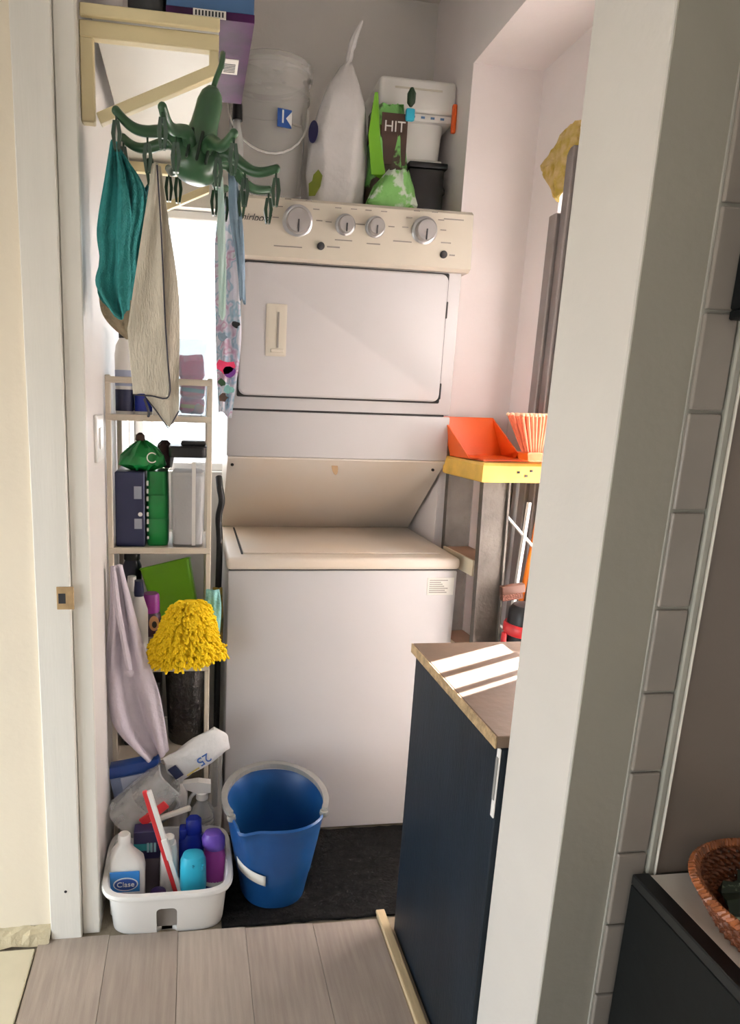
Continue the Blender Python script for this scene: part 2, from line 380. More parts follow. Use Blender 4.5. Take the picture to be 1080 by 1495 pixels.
# ---------------------------------------------------------------- stacked washer and dryer
W = .686
wd = thing('laundry_centre', 'tall white stacked washer and dryer against the back wall', 'washer dryer', (W/2, .3, -.012))
ob = P('washer_cabinet', box((0, 0, 0), (W, .66-.1, .846), .008, 2), APPL, wd)
P('washer_top', box((-.004, -.006, .8475), (W+.004, .52, .884), .012, 3), APPLD, wd)
P('washer_seam', box((.004, .003, .845), (W-.004, .5, .849)), GAP, wd, False)
P('lid', box((.046, .045, .8835), (.646, .44, .8895), .004, 2), APPLD, wd)
P('lid_gap', box((.040, .04, .8838), (.046, .445, .8848)), GAP, wd, False)
P('lid_gap', box((.646, .09, .8838), (.650, .445, .8848)), GINK, wd, False)
# slanted panel between washer top and dryer
bm = NB()
prof = [(.166, 1.155), (.166, 1.150), (.47, .884), (.50, .884), (.50, 1.155)]
loft(bm, [[(x, y, z) for y, z in prof] for x in (.003, W-.003)]); P('splash_panel', bm, APPLD, wd, False)
for x, z in ((.018, 1.128), (W-.035, 1.125)):
    P('screw', body(0, 0, [(.005, 0), (.005, .002), (.003, .003)], k=12), GAP, wd, True, TR(x, .182, z) @ RX(90-40))
P('dryer_lower_panel', box((0, .162, 1.156), (W, .58, 1.291), .004, 2), APPL, wd)
P('dryer_seam', box((.003, .167, 1.289), (W-.02, .57, 1.297)), GAP, wd, False)
P('dryer_cabinet', box((0, .165, 1.2955), (W, .58, 1.873), .006, 2), APPL, wd)
P('dryer_door_gasket', box((.026, .158, 1.331), (.646, .168, 1.706), .0045, 2), GAP, wd, False)
dd = bpy.data.objects.new
bm = NB()
def rrect(x0, z0, x1, z1, r, y, k=6):
    out = []
    for cx, cz, s in ((x1-r, z1-r, 0), (x0+r, z1-r, 1), (x0+r, z0+r, 2), (x1-r, z0+r, 3)):
        for i in range(k+1):
            t = math.pi/2*(s+i/k); out.append((cx+r*math.cos(t), y, cz+r*math.sin(t)))
    return out
loft(bm, [rrect(.030, 1.336, .641, 1.701, .022, .166), rrect(.030, 1.336, .641, 1.701, .022, .152), rrect(.034, 1.340, .637, 1.697, .020, .148)])
door = P('dryer_door', bm, APPL, wd)
bm = NB(); loft(bm, [rrect(.105, 1.448, .165, 1.592, .004, .150), rrect(.105, 1.448, .165, 1.592, .004, .1455), rrect(.112, 1.455, .158, 1.585, .004, .144)])
hd = P('door_handle', bm, ALMOND, door, label='cream recessed handle plate')
P('handle_slot', box((.137, .1425, 1.472), (.1425, .1445, 1.570)), GINK, door, False)
P('handle_lip', box((.120, .1415, 1.459), (.157, .1445, 1.468), .001, 1), ALMOND, door, False)
for z in (1.60, 1.365):
    P('hinge', box((.638, .149, z-.022), (.645, .16, z+.026), .002, 1), GAP, door, False)
# control console, leaning back
bm = NB()
pr = [(.150, 1.708), (.138, 1.716), (.150, 1.866), (.162, 1.876), (.30, 1.876), (.30, 1.708)]
loft(bm, [[(x, y, z) for y, z in pr] for x in (.000, .699)]); cp = P('control_console', bm, ALMOND, wd, False)
def conY(z): return .138+(z-1.716)*.08
for kx, kr in ((.185, .043), (.321, .029), (.408, .029), (.553, .038)):
    z = 1.813; Mx = TR(kx, conY(z), z) @ RX(90+4.5)
    kn = P('knob', body(0, 0, [(kr, 0), (kr, .004), (kr*.9, .007), (kr*.82, .008)], k=40), CHROME, cp, True, Mx, label='chrome dial ring')
    P('dial', body(0, 0, [(kr*.78, .006), (kr*.76, .024), (kr*.70, .027)], k=32), KNOBG, kn, True, Mx)
    P('pointer', box((-.002, -kr*.7, .0265), (.002, kr*.05, .0285)), INK, kn, False, Mx)
    for i in range(11):                                # worn print around the dial: short illegible marks
        t = R(-50+i*28); d = kr+.019
        if kr < .035 and i % 2: continue
        P('dial_mark', box((d*math.cos(t)-.009, d*math.sin(t)-.0012, 0), (d*math.cos(t)+.009, d*math.sin(t)+.0012, .0006)), GINK, cp, False, TR(kx, conY(z), z) @ RX(94.5))
for x, z in ((.253, 1.752), (.614, 1.752)):
    P('start_button', body(0, 0, [(.0105, 0), (.0105, .005), (.008, .007)], k=20), INK, cp, True, TR(x, conY(z), z) @ RX(94.5), label='small black push button')
    P('button_mark', box((.018, -.002, 0), (.055 if x < .5 else .035, .002, .0006)), GINK, cp, False, TR(x, conY(z), z) @ RX(94.5))
for x, z, ww in ((.16, 1.745, .08), (.318, 1.772, .05), (.405, 1.768, .04), (.49, 1.78, .055), (.64, 1.85, .06), (.62, 1.785, .03)):
    P('print_mark', box((-ww/2, -.0015, 0), (ww/2, .0015, .0006)), GINK, cp, False, TR(x, conY(z), z) @ RX(94.5))
text('brand_lettering', 'Whirlpool', .026, TR(.055, conY(1.815)-.0005, 1.815) @ RX(94.5), INK, cp, shear=.35)
st = P('rating_sticker', box((.594, -.0012, .770), (.676, .0, .823)), PAPER, wd, False, label='grey printed rating sticker')
for i in range(7):
    P('print_line', box((.600, -.0016, .777+i*.0062), (.600+.07*random.uniform(.5, 1), -.0011, .7795+i*.0062)), GINK, st, False)
P('rust_stain', body(0, 0, [(.010, .03, 0), (.010, .03, .0004)], k=14), mat('rust wear', '#b89a78', .8), wd, True, TR(.335, .184, 1.128) @ RX(90-41.2))

# ---------------------------------------------------------------- things on the dryer
TZ = 1.8765
t = thing('clear_pail', 'large clear round plastic pail on the dryer, far left', 'bucket', (.122, .42, TZ))
bm = loft(NB(), [ring(.122, .42, z, r, r, 2, 48) for r, z in ((.098, TZ), (.106, TZ+.01), (.120, 2.21), (.128, 2.215), (.128, 2.235), (.124, 2.24), (.124, 2.262), (.131, 2.268), (.131, 2.285), (.126, 2.287), (.121, 2.20), (.102, TZ+.014))])
P('pail_body', bm, FROST, t)
P('lid_band', body(.122, .42, [(.133, 2.272), (.134, 2.276), (.134, 2.296), (.128, 2.30)], k=48), FROST, t)
bm = NB()
pts = [(.122+.124*math.cos(R(q)), .42-.124*abs(math.sin(R(q)))-.004, 2.20-.17*math.sin(R(q))) for q in range(0, 181, 12)]
P('bail_handle', tube(NB(), pts, .003, 6), WHT, t)
lg = P('logo_panel', box((-.022, -.001, -.024), (.022, .001, .024)), cmat('logo blue', '#23519b'), t, False, TR(.158, .292, 2.125) @ RZ(14))
text('logo_letter', 'I', .05, TR(.153, .2895, 2.127) @ RZ(14) @ FACE, WHT, lg)
bm = NB(); loft(bm, [[(.004, y, 0), (.022, y, .020), (.022, y, -.020)] for y in (-.002, -.0015)])
P('logo_notch', bm, WHT, lg, False, TR(.158, .292, 2.125) @ RZ(14))
P('logo_line', box((-.016, -.001, -.003), (.016, .001, .003)), GINK, t, False, TR(.197, .306, 2.115) @ RZ(30))

def film_bag(name, prof, m, parent, cx, cy, n=2.6, k=36, amp=.006, seed=0):
    random.seed(seed); rs = []
    for (rx, ry, dx, z) in prof:
        q = ring(cx+dx, cy, z, rx, ry, n, k)
        rs.append([(x+amp*math.sin(7*i+z*90)*(rx/.08), y+amp*math.cos(5*i+z*70), zz+amp*.5*math.sin(3*i)) for i, (x, y, zz) in enumerate(q)])
    return P(name, loft(NB(), rs), m, parent)
t = thing('white_plastic_bag', 'tall white plastic bag twisted shut at the top, on the dryer', 'bag', (.33, .34, TZ))
film_bag('bag_body', [(.066, .05, 0, TZ+.002), (.084, .060, -.004, TZ+.03), (.088, .064, -.006, 2.0), (.086, .060, -.005, 2.10), (.070, .052, .002, 2.18), (.050, .036, .006, 2.24), (.022, .018, .012, 2.29), (.010, .009, .016, 2.305)], FOIL, t, .332, .34, amp=.004)
bm = NB(); tube(bm, spline([(.347, .34, 2.295), (.353, .34, 2.335), (.362, .335, 2.37), (.382, .332, 2.415)], 5), [.006, .008, .009, .011, .012, .010, .009, .012, .012, .012, .011, .010, .008, .007, .005, .003], 8)
P('twisted_neck', bm, FOIL, t)
P('round_print', body(0, 0, [(.018, .030, 0), (.018, .030, .002)], k=24), cmat('print navy', '#31305f'), t, True, TR(.246, .300, 2.10) @ RZ(-50) @ RX(90))
P('leaf_print', loft(NB(), [[(x, y, z) for x, y in ((-.02, -.034), (.0, -.036), (.018, -.012), (.024, .016), (.010, .034), (-.006, .022), (-.010, .006), (-.022, .0))] for z in (0, .003)]), cmat('print lime', '#8b9a2b', var=.2), t, True, TR(.256, .289, 1.96) @ RZ(-42) @ RX(90))
t = thing('green_bag', 'open green and brown printed plastic bag on the dryer', 'bag', (.485, .33, TZ))
film_bag('bag_body', [(.070, .045, 0, TZ+.002), (.073, .050, 0, TZ+.02), (.070, .046, 0, TZ+.07), (.060, .038, 0, 2.0), (.055, .03, -.008, 2.10), (.053, .022, -.010, 2.17), (.045, .012, -.012, 2.20)], GREENBAG, t, .485, .33, amp=.008, seed=3)
P('green_gusset', loft(NB(), [[(.424, .30, 2.22), (.432, .296, 2.22), (.436, .30, 2.21)], [(.408, .285, 2.10), (.440, .280, 2.10), (.452, .30, 2.08)], [(.42, .27, 1.99), (.462, .264, 1.99), (.47, .29, 1.98)]]), LIME, t, False)
P('brown_face', box((.450, .298, 2.03), (.530, .300, 2.17), .001, 1), BROWN, t, False, label='dark brown printed face')
text('bag_lettering', 'HIT', .042, TR(.490, .296, 2.132) @ FACE, WHT, t)
film_bag('lower_pouch', [(.05, .02, 0, TZ+.004), (.078, .030, 0, TZ+.03), (.060, .028, .01, TZ+.08), (.03, .014, .02, TZ+.125)], mat('pale green film', '#86c46d', .25, bump=.5, bs=40, col2='#d8e6d2', vs_=16, thr=(.55, .6)), t, .480, .262, amp=.007, seed=5)
P('blue_clip', box((.520, .288, 2.150), (.548, .302, 2.185), .006, 2), CYAN, t)
P('clip_leaf', body(.535, .296, [(.004, 2.19), (.012, 2.20), (.013, 2.225), (.005, 2.24)], k=12), OCTOD, t)
t = thing('white_organiser', 'white plastic storage caddy with an orange latch on the black box', 'container', (.58, .47, 2.063))
P('neck_flange', box((.488, .37, 2.0635), (.672, .56, 2.078), .006, 2), WHT, t)
P('caddy_body', loft(NB(), [ring(.58, .465, z, rx, ry, 7, 40) for rx, ry, z in ((.086, .085, 2.078), (.088, .088, 2.085), (.094, .095, 2.19))]), WHT, t)
P('marked_rim', box((.455, .357, 2.178), (.692, .575, 2.200), .004, 2), WHT, t)
for i in range(6): P('rim_mark', box((.495+i*.031, .3555, 2.186), (.507+i*.031, .357, 2.192)), cmat('mark blue%d' % i, '#5b7fa8'), t, False)
P('caddy_lid', box((.452, .355, 2.2005), (.697, .58, 2.296), .014, 3), WHT, t)
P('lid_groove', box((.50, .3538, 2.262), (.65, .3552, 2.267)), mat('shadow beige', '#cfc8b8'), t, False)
P('orange_latch', box((.684, .345, 2.150), (.712-.013, .358, 2.232), .005, 2), ORANGE, t)
P('dark_clip', loft(NB(), [[(.60, .44, 2.297), (.612, .44, 2.297), (.612, .45, 2.297), (.60, .45, 2.297)], [(.594, .44, 2.325), (.597, .44, 2.325), (.597, .443, 2.325), (.594, .443, 2.325)]]), BLK, t, False)
t = thing('black_box', 'small black storage box under the white caddy', 'box', (.63, .43, 1.894))
P('box_body', box((.560, .345, 1.8945), (.672, .52, 2.044), .004, 2), BLK, t)
P('box_lid', box((.557, .342, 2.0445), (.682, .523, 2.0625), .004, 2), BLK, t)
P('clasp', box((.676, .37, 1.98), (.688, .40, 2.0), .003, 1), BLK, t)
o = P('yellow_folder', box((.545, .30, TZ), (.694, .55, 1.8940), .004, 2), cmat('amber plastic', '#d89a2c'), None, origin=(.62, .42, TZ)); tag(o, 'flat yellow plastic tray lying under the black box', 'tray')
t = thing('clear_bottle', 'clear bottle with a black cap beside the clear pail', 'bottle', (-.012, .30, TZ))
t.location = (.018, .235, TZ)
P('bottle_body', body(.018, .235, [(.018, TZ), (.02, TZ+.01), (.02, 2.03), (.012, 2.07), (.010, 2.085)]), CLEAR2, t)
P('bottle_cap', body(.018, .235, [(.014, 2.085), (.014, 2.125), (.012, 2.13)]), BLK, t)

# ---------------------------------------------------------------- wall shelf with brackets, boxes on it
ws = thing('wall_shelf', 'cream bracket shelf on the left wall above the storage rack', 'shelf', (-.326, .12, 1.85))
P('shelf_board', box((-.302, -.300, 2.041), (-.053, .54, 2.056), .002, 1), SHELFW, ws, False)
P('front_edge', box((-.322, -.312, 2.036), (-.052, -.3005, 2.058), .002, 1), BRKT, ws, False)
for y in (-.298, .47):
    bm = NB()
    bx(bm, (-.325, y, 2.006), (-.053, y+.022, 2.0355), .002, 1); bx(bm, (-.325, y, 1.855), (-.299, y+.022, 2.006), .002, 1)
    bx(bm, (-.072, y, 1.965), (-.053, y+.022, 2.006), .002, 1)
    bar(bm, (-.292, y+.011, 1.864), (-.058, y+.011, 1.974), .022, .021, (0, 1, 0), .002)
    P('bracket', bm, BRKT, ws, False)
t = thing('blue_carton', 'blue and purple printed carton on the wall shelf', 'box', (-.07, -.12, 2.0585))
P('carton_body', box((-.157, -.302, 2.0735), (.016, .062, 2.30), .001, 1), BOXB, t, False)
P('carton_base', box((-.158, -.303, 2.0588), (.017, .063, 2.0733)), BOXP, t, False, label='purple carton underside')
P('carton_label', box((-.105, -.3048, 2.059), (-.040, -.3031, 2.073)), PAPER, t, False)
for i in range(9): P('label_mark', box((-.101+i*.0066, -.3053, 2.0615), (-.0975+i*.0066, -.3047, 2.0705)), INK, t, False)
P('barcode_label', box((-.042, -.155, 2.0577), (-.004, -.088, 2.0589)), PAPER, t, False)
for i in range(6): P('barcode_line', box((-.036, -.135+i*.007, 2.0572), (-.010, -.132+i*.007, 2.0578)), INK, t, False)
t = thing('black_case', 'black case beside the blue carton on the wall shelf', 'case', (-.20, -.15, 2.0585))
P('case_body', box((-.232, -.30, 2.0585), (-.162, -.05, 2.25), .008, 2), BLK, t); P('case_latch', box((-.21, -.304, 2.11), (-.185, -.30, 2.13), .001, 1), GREYP, t)

# ---------------------------------------------------------------- octopus clip hanger
oc = thing('clip_hanger', 'olive green clip hanger with eight curled arms hung from the shelf bracket', 'hanger', (-.10, -.335, 1.755))
OM = TR(-.106, -.335, 1.755) @ RY(14)
hp = [(q[0], q[1]*.93) for q in [(.006, -.008), (.028, -.004), (.043, .008), (.049, .024), (.047, .042), (.040, .062), (.0325, .085), (.0275, .110), (.026, .135), (.0255, .155), (.021, .173), (.012, .185), (.004, .188)]]
P('hanger_body', body(0, 0, hp, k=32), OCTO, oc, True, OM)
random.seed(2)
tips = []
for k in range(8):
    ang = R(22.5+45*k); L_ = .150; d = Vector((math.cos(ang), math.sin(ang), 0))
    zz = [.036, .050, .058, .052, .042, .037, .040, .050]
    pts = [d*(.02+L_*i/7)+Vector((0, 0, z)) for i, z in enumerate(zz)]
    sp_ = spline(pts, 4)
    rs = [.0145-.0065*i/(len(sp_)-1) for i in range(len(sp_))]
    bm = tube(NB(), sp_, rs, 10)
    s = bmesh.ops.create_icosphere(bm, subdivisions=2, radius=.0085); bmesh.ops.translate(bm, verts=s['verts'], vec=sp_[-1])
    arm = P('arm', bm, OCTO, oc, True, OM)
    tips.append((arm, d, [OM @ p for p in pts]))
hk = spline([OM @ Vector((0, 0, .174)), OM @ Vector((.001, 0, .190)), (-.050, -.335, 1.962), (-.046, -.325, 1.985), (-.046, -.300, 1.999), (-.046, -.270, 1.990)], 5)
P('hook', tube(NB(), hk, .0055, 8), OCTO, oc)
for sx in (-.016, .004, .022):
    P('slot', box((sx-.003, -.052, .02), (sx+.003, -.030, .075), .002, 1), mat('slot dark green', '#16281a', .6), oc, False, OM, label='dark slot in the body')
def clip(parent, p, m=OCTOD, op=.006, ln=.05):
    bm = NB(); x, y, z = p
    pts = [(x, y, z), (x, y, z-.012)]
    tube(bm, pts, .0022, 6)
    for s in (-1, 1):
        loft(bm, [[(x+s*.003-.003, y-.006, z-.012), (x+s*.003+.003, y-.006, z-.012), (x+s*.003+.003, y+.006, z-.012), (x+s*.003-.003, y+.006, z-.012)],
                  [(x+s*op-.0035, y-.006, z-.012-ln*.45), (x+s*op+.0035, y-.006, z-.012-ln*.45), (x+s*op+.0035, y+.006, z-.012-ln*.45), (x+s*op-.0035, y+.006, z-.012-ln*.45)],
                  [(x+s*.003-.002, y-.006, z-.012-ln), (x+s*.003+.002, y-.006, z-.012-ln), (x+s*.003+.002, y+.006, z-.012-ln), (x+s*.003-.002, y+.006, z-.012-ln)]])
    return P('clip', bm, m, parent, False)
for arm, d, ps in tips:
    clip(arm, ps[7]-Vector((0, 0, .006))); clip(arm, ps[4]-Vector((0, 0, .010)))

# ---- cloths held by the clips
def cloth(name, label, bm, m, th, origin, cat='cloth'):
    o = P(name, bm, m, None, True, origin=origin, ang=180); solid(o, th); tag(o, label, cat); return o
tc_ = thing('teal_cloth', 'teal terry cleaning cloth hanging from the left arms of the green hanger', 'cloth', (-.25, -.30, 1.49))
o = P('back_layer', drape([(-.264, 1.815), (-.272, 1.77), (-.284, 1.69), (-.297, 1.60), (-.303, 1.53), (-.282, 1.50)], [(-.252, 1.815), (-.208, 1.755), (-.198, 1.70), (-.210, 1.63), (-.202, 1.56), (-.204, 1.535)], -.295, .016, 2.2, ph=.6), TEAL, tc_, True, ang=180); solid(o, .003)
o = P('front_flap', drape([(-.266, 1.815), (-.280, 1.74), (-.297, 1.65), (-.292, 1.59), (-.300, 1.54), (-.262, 1.478)], [(-.254, 1.815), (-.238, 1.75), (-.228, 1.68), (-.234, 1.62), (-.232, 1.55), (-.236, 1.492)], -.322, .010, 1.6, ph=2.6), TEAL, tc_, True, ang=180); solid(o, .003)
cloth('dark_teal_cloth', 'darker teal cloth hanging behind the beige towel',
      drape([(-.195, 1.77), (-.235, 1.69), (-.245, 1.60), (-.240, 1.53)], [(-.186, 1.77), (-.18, 1.69), (-.178, 1.60), (-.185, 1.52)], -.250, .008, 1.8, ph=2), cmat('dark teal terry cloth', '#24666c', .9, bump=.6, bs=250, var=.1, vs_=30), .003, (-.2, -.285, 1.52))
cloth('tan_cloth', 'tan cloth corner hanging low behind the teal cloth',
      drape([(-.262, 1.77), (-.300, 1.62), (-.305, 1.50), (-.25, 1.44)], [(-.252, 1.77), (-.21, 1.60), (-.19, 1.50), (-.20, 1.435)], -.225, .005, 1.3, ph=1), cmat('tan cloth', '#a8987e', .9, bump=.4, bs=200), .003, (-.25, -.245, 1.44))
bm = drape([(-.184, 1.775), (-.202, 1.66), (-.232, 1.48), (-.236, 1.44), (-.226, 1.32)], [(-.172, 1.775), (-.166, 1.66), (-.158, 1.48), (-.153, 1.40), (-.150, 1.32)], -.345, .004, .5, ph=.4)
tw = thing('beige_towel', 'long beige linen towel with a dark hem hanging from the green hanger', 'towel', (-.18, -.31, 1.25))
o = P('front_fold', bm, LINEN, tw, True, ang=180); solid(o, .003)
o = P('back_fold', drape([(-.180, 1.775), (-.195, 1.60), (-.205, 1.42), (-.205, 1.325), (-.152, 1.25)], [(-.168, 1.775), (-.150, 1.66), (-.131, 1.52), (-.131, 1.36), (-.131, 1.29)], -.330, .004, .6, ph=1.4), LINEN, tw, True, ang=180); solid(o, .003)
P('hem', tube(NB(), spline([(-.174, -.350, 1.77), (-.167, -.3505, 1.66), (-.159, -.351, 1.48), (-.154, -.352, 1.40), (-.151, -.352, 1.323), (-.19, -.351, 1.322), (-.226, -.350, 1.323)], 5), .0018, 6), HEM, tw, label='dark stitched hem')
P('hem', tube(NB(), [(-.206, -.334, 1.324), (-.18, -.335, 1.292), (-.153, -.335, 1.2535), (-.142, -.335, 1.272), (-.131, -.334, 1.292)], .0016, 6), HEM, tw, label='dark stitched hem')
P('hanging_loop', tube(NB(), spline([(-.204, -.336, 1.315), (-.198, -.342, 1.30), (-.194, -.342, 1.285), (-.196, -.338, 1.278)], 4), .0028, 6), HEM, tw)
pc = thing('floral_apron', 'white floral printed apron hanging between the rack and the dryer', 'apron', (-.01, -.10, 1.28))
o = P('apron_cloth', drape([(-.035, 1.79), (-.05, 1.70), (-.048, 1.55), (-.044, 1.42), (-.036, 1.285)], [(-.015, 1.79), (.006, 1.70), (.012, 1.56), (.016, 1.45), (-.004, 1.28)], -.105, .008, 1.6, ph=.3), PRINT, pc, True, ang=180); solid(o, .002)
for x, z, r, m in ((-.022, 1.40, .022, PINK), (-.008, 1.385, .018, PURPLE), (-.030, 1.36, .012, OCTO), (-.012, 1.345, .012, LTTEAL), (-.026, 1.325, .012, BROWN), (.002, 1.50, .010, INK), (-.03, 1.47, .012, PALEB)):
    q_ = [(r*random.uniform(.55, 1.2), 2*math.pi*i/11) for i in range(11)]
    bm = loft(NB(), [[(a_*math.cos(t_), a_*.9*math.sin(t_), zz) for a_, t_ in q_] for zz in (0, .003)])
    P('printed_motif', bm, m, pc, True, TR(x, -.118, z) @ RX(90))
cloth('blue_grey_strap', 'blue grey cloth strip hanging at the right end of the green hanger',
      drape([(-.030, 1.80), (-.026, 1.70), (-.008, 1.60), (.000, 1.53)], [(-.016, 1.80), (.000, 1.70), (.008, 1.60), (.011, 1.53)], -.30, .004, 1.2, ph=.2, nu=12), PALEB, .003, (0, -.30, 1.53), 'cloth')
cloth('aqua_strip', 'pale aqua cloth strip hanging left of the blue grey strip',
      drape([(-.048, 1.79), (-.050, 1.70), (-.046, 1.60), (-.044, 1.50)], [(-.040, 1.79), (-.034, 1.70), (-.030, 1.60), (-.030, 1.50)], -.25, .003, 1.1, ph=2, nu=10), MINT, .002, (-.04, -.25, 1.5), 'cloth')

# ---------------------------------------------------------------- storage rack
rk = thing('storage_rack', 'narrow ivory metal shelf rack between the left wall and the washer', 'shelf rack', (-.19, .08, -.012))
X0, X1, Y0, Y1 = -.322, -.050, -.055, .21
for x in (X0, X1-.014):
    for y in (Y0, Y1-.014):
        P('post', box((x, y, -.0115), (x+.014, y+.014, 1.372), .002, 1), RACKM, rk, False)
SH = [.29, .575, .915, 1.266]
for z in SH:
    bm = NB()
    bx(bm, (X0, Y0-.002, z-.008), (X1, Y0+.010, z+.008), .002, 1); bx(bm, (X0, Y1-.012, z-.008), (X1, Y1, z+.006), .002, 1)
    for x in (X0, X1-.012): bx(bm, (x, Y0+.012, z-.008), (x+.012, Y1-.012, z+.006), .002, 1)
    P('shelf_frame', bm, RACKM, rk, False)
    P('shelf_sheet', box((X0+.012, Y0+.010, z-.004), (X1-.012, Y1-.012, z+.003)), mat('rack shelf sheet', '#b8ad9c', .5), rk, False)
bm = NB(); bx(bm, (X0, Y0-.002, 1.352), (X1, Y0+.010, 1.368), .002, 1); P('guard_rail', bm, RACKM, rk, False)
bm = NB(); bx(bm, (X0, Y1-.012, 1.352), (X1, Y1, 1.368), .002, 1); P('guard_rail', bm, RACKM, rk, False)

# ---- top shelf: bottles, bin with packets
zt = 1.2695
def lotion(name, x, y, label, capm, cap2=True, h=.215, r=.024):
    t = thing(name, label, 'bottle', (x, y, zt), 'white bottles on the top rack shelf')
    P('bottle_body', body(x, y, [(r*.92, zt), (r, zt+.006), (r, zt+h*.70), (r*.85, zt+h*.80), (r*.45, zt+h*.88)], 2.3), WHT, t)
    P('blue_band', body(x, y, [(r*1.015, zt+.012), (r*1.015, zt+h*.30)], 2.3, cap0=False, cap1=False), ROYAL if cap2 else NAVY, t)
    P('label_print', body(x, y, [(r*1.012, zt+h*.34), (r*1.012, zt+h*.52)], 2.3, cap0=False, cap1=False), mat('label lilac', '#aab3cc'), t)
    P('cap', body(x, y, [(r*.5, zt+h*.88), (r*.52, zt+h*.98), (r*.42, zt+h)], 2), capm, t)
lotion('white_bottle', -.282, .02, 'white bottle with a black cap at the left end of the top rack shelf', BLK, False, .225, .0225)
lotion('white_bottle', -.232, .03, 'white bottle with a royal blue band beside the beige towel, top rack shelf', WHT, True, .21, .0235)
lotion('white_bottle', -.258, .095, 'dark banded bottle at the back of the top rack shelf', BLK, False, .22, .022)
o = P('soap_box', box((-.206, -.02, zt), (-.188, .03, zt+.035), .003, 1), WHT, None, origin=(-.2, 0, zt)); tag(o, 'small white soap box behind the tip of the beige towel', 'box')
bn = thing('clear_bin', 'clear light blue plastic bin on the right of the top rack shelf', 'bin', (-.108, .05, zt))
bm = NB()
ro = [ring(-.103, .060, z, rx, ry, 9, 36) for rx, ry, z in ((.036, .072, zt), (.038, .075, zt+.004), (.044, .084, zt+.205), (.047, .087, zt+.208), (.047, .087, zt+.215), (.043, .083, zt+.212), (.036, .072, zt+.008))]
P('bin_body', loft(bm, ro), LTBLUE, bn)
def packet(name, label, x, y, z, sx, sy, sz, m, stripe=None, rot=0):
    t = thing(name, label, 'packet', (x, y, z), 'foil packets in the clear bin')
    rs = [ring(0, 0, zz, rx, ry, 5, 24) for rx, ry, zz in ((sx*.8, sy*.6, 0), (sx, sy, sz*.2), (sx, sy*.95, sz*.75), (sx*.92, sy*.4, sz*.97), (sx*.9, sy*.15, sz))]
    rs = [[(px+.002*math.sin(3*i+zz*80), py+.002*math.cos(4*i), zz+.003*math.sin(5*i)*(zz > sz*.5)) for i, (px, py, zz) in enumerate(r)] for r in rs]
    P('packet_body', loft(NB(), rs), m, t, True, TR(x, y, z) @ RY(rot))
    if stripe:
        P('printed_stripe', box((-sx*.95, -sy-.0015, sz*.35), (sx*.95, -sy, sz*.6)), stripe, t, False, TR(x, y, z) @ RY(rot))
packet('foil_packet', 'large hot pink packet on top in the clear bin', -.103, .045, zt+.098, .033, .028, .066, PINK, None, -3)
packet('foil_packet', 'red packet with a white shine at the bottom of the clear bin', -.104, .040, zt+.010, .032, .026, .040, PINK, mat('stripe yellow', '#c8b43a'), 3)
packet('foil_packet', 'red packet with a dark band in the middle of the clear bin', -.103, .042, zt+.052, .032, .026, .042, RED, mat('stripe teal', '#4f7f78'), 5)

# ---- middle shelf: navy carton, green carton, green bag, cereal keeper
z = .9185
t = thing('navy_carton', 'navy blue detergent carton on the left of the middle rack shelf', 'carton', (-.27, .06, z))
P('carton_body', box((-.306, -.02, z), (-.228, .14, z+.205), .003, 1), NAVY, t, False)
P('printed_panel', box((-.256, -.0212, z+.132), (-.236, -.0198, z+.166)), mat('panel grey', '#9aa0ac'), t, False)
P('printed_panel', box((-.256, -.0212, z+.050), (-.236, -.0198, z+.078)), mat('panel grey2', '#a5a9b4'), t, False)
P('printed_dot', body(0, 0, [(.006, 0), (.006, .001)], k=14), PAPER, t, False, TR(-.240, -.020, z+.09) @ RX(90))
t = thing('green_carton', 'green bottle shaped pack beside the navy carton', 'pack', (-.197, .05, z))
P('pack_body', body(-.196, .045, [(.028, .05, z), (.030, .054, z+.006), (.030, .054, z+.07), (.0288, .052, z+.075), (.030, .054, z+.08), (.030, .054, z+.135), (.0288, .052, z+.14), (.030, .054, z+.145), (.028, .05, z+.205)], 5, 32), GREEN, t)
for i in range(8): P('white_lettering', box((-.2235, -.0115, z+.02+i*.021), (-.2185, -.0075, z+.020+i*.021+random.uniform(.006, .014))), PAPER, t, False)
t = thing('green_pouch', 'crumpled green plastic pouch lying on the navy carton', 'pouch', (-.25, .04, z+.2055))
film_bag('pouch_body', [(.030, .03, 0, z+.2065), (.062, .05, .0, z+.222), (.058, .046, .004, z+.245), (.036, .03, .004, z+.268), (.012, .012, .002, z+.285)], GREEN, t, -.238, .035, amp=.006, seed=8)
P('round_print', tube(NB(), [(.013*math.cos(R(q)), 0, .013*math.sin(R(q))) for q in range(40, 330, 20)], .0018, 6), PAPER, t, True, TR(-.208, -.016, z+.243))
P('dark_knot', body(-.242, .035, [(.008, z+.28), (.014, z+.287), (.012, z+.30), (.004, z+.306)], k=12), BROWN, t)
o = film_bag('brown_pouch', [(.02, .03, 0, z+.2065), (.026, .034, 0, z+.23), (.02, .02, 0, z+.27), (.008, .006, 0, z+.282)], cmat('maroon film', '#4b2c33', .4), None, -.180, .115, amp=.004); 
bmx = o; tag(o, 'dark maroon pouch standing behind the green pouch', 'pouch')
t = thing('cereal_keeper', 'tall clear food container of white powder with a dark lid on the middle rack shelf', 'container', (-.115, .045, z))
P('container_body', loft(NB(), [ring(-.113, .045, zz, rx, ry, 7, 40) for rx, ry, zz in ((.042, .066, z), (.044, .068, z+.004), (.049, .072, z+.255), (.047, .070, z+.255), (.042, .066, z+.006))]), CLEAR, t)
P('powder', loft(NB(), [ring(-.113, .045, zz, rx, ry, 7, 40) for rx, ry, zz in ((.0405, .064, z+.007), (.0445, .0675, z+.196), (.040, .06, z+.204))]), mat('white powder', '#e2dfdc', .9, bump=.2, bs=200), t)
P('pour_strip', box((-.102, -.0285, z+.006), (-.092, -.0275, z+.235)), WHT, t, False)
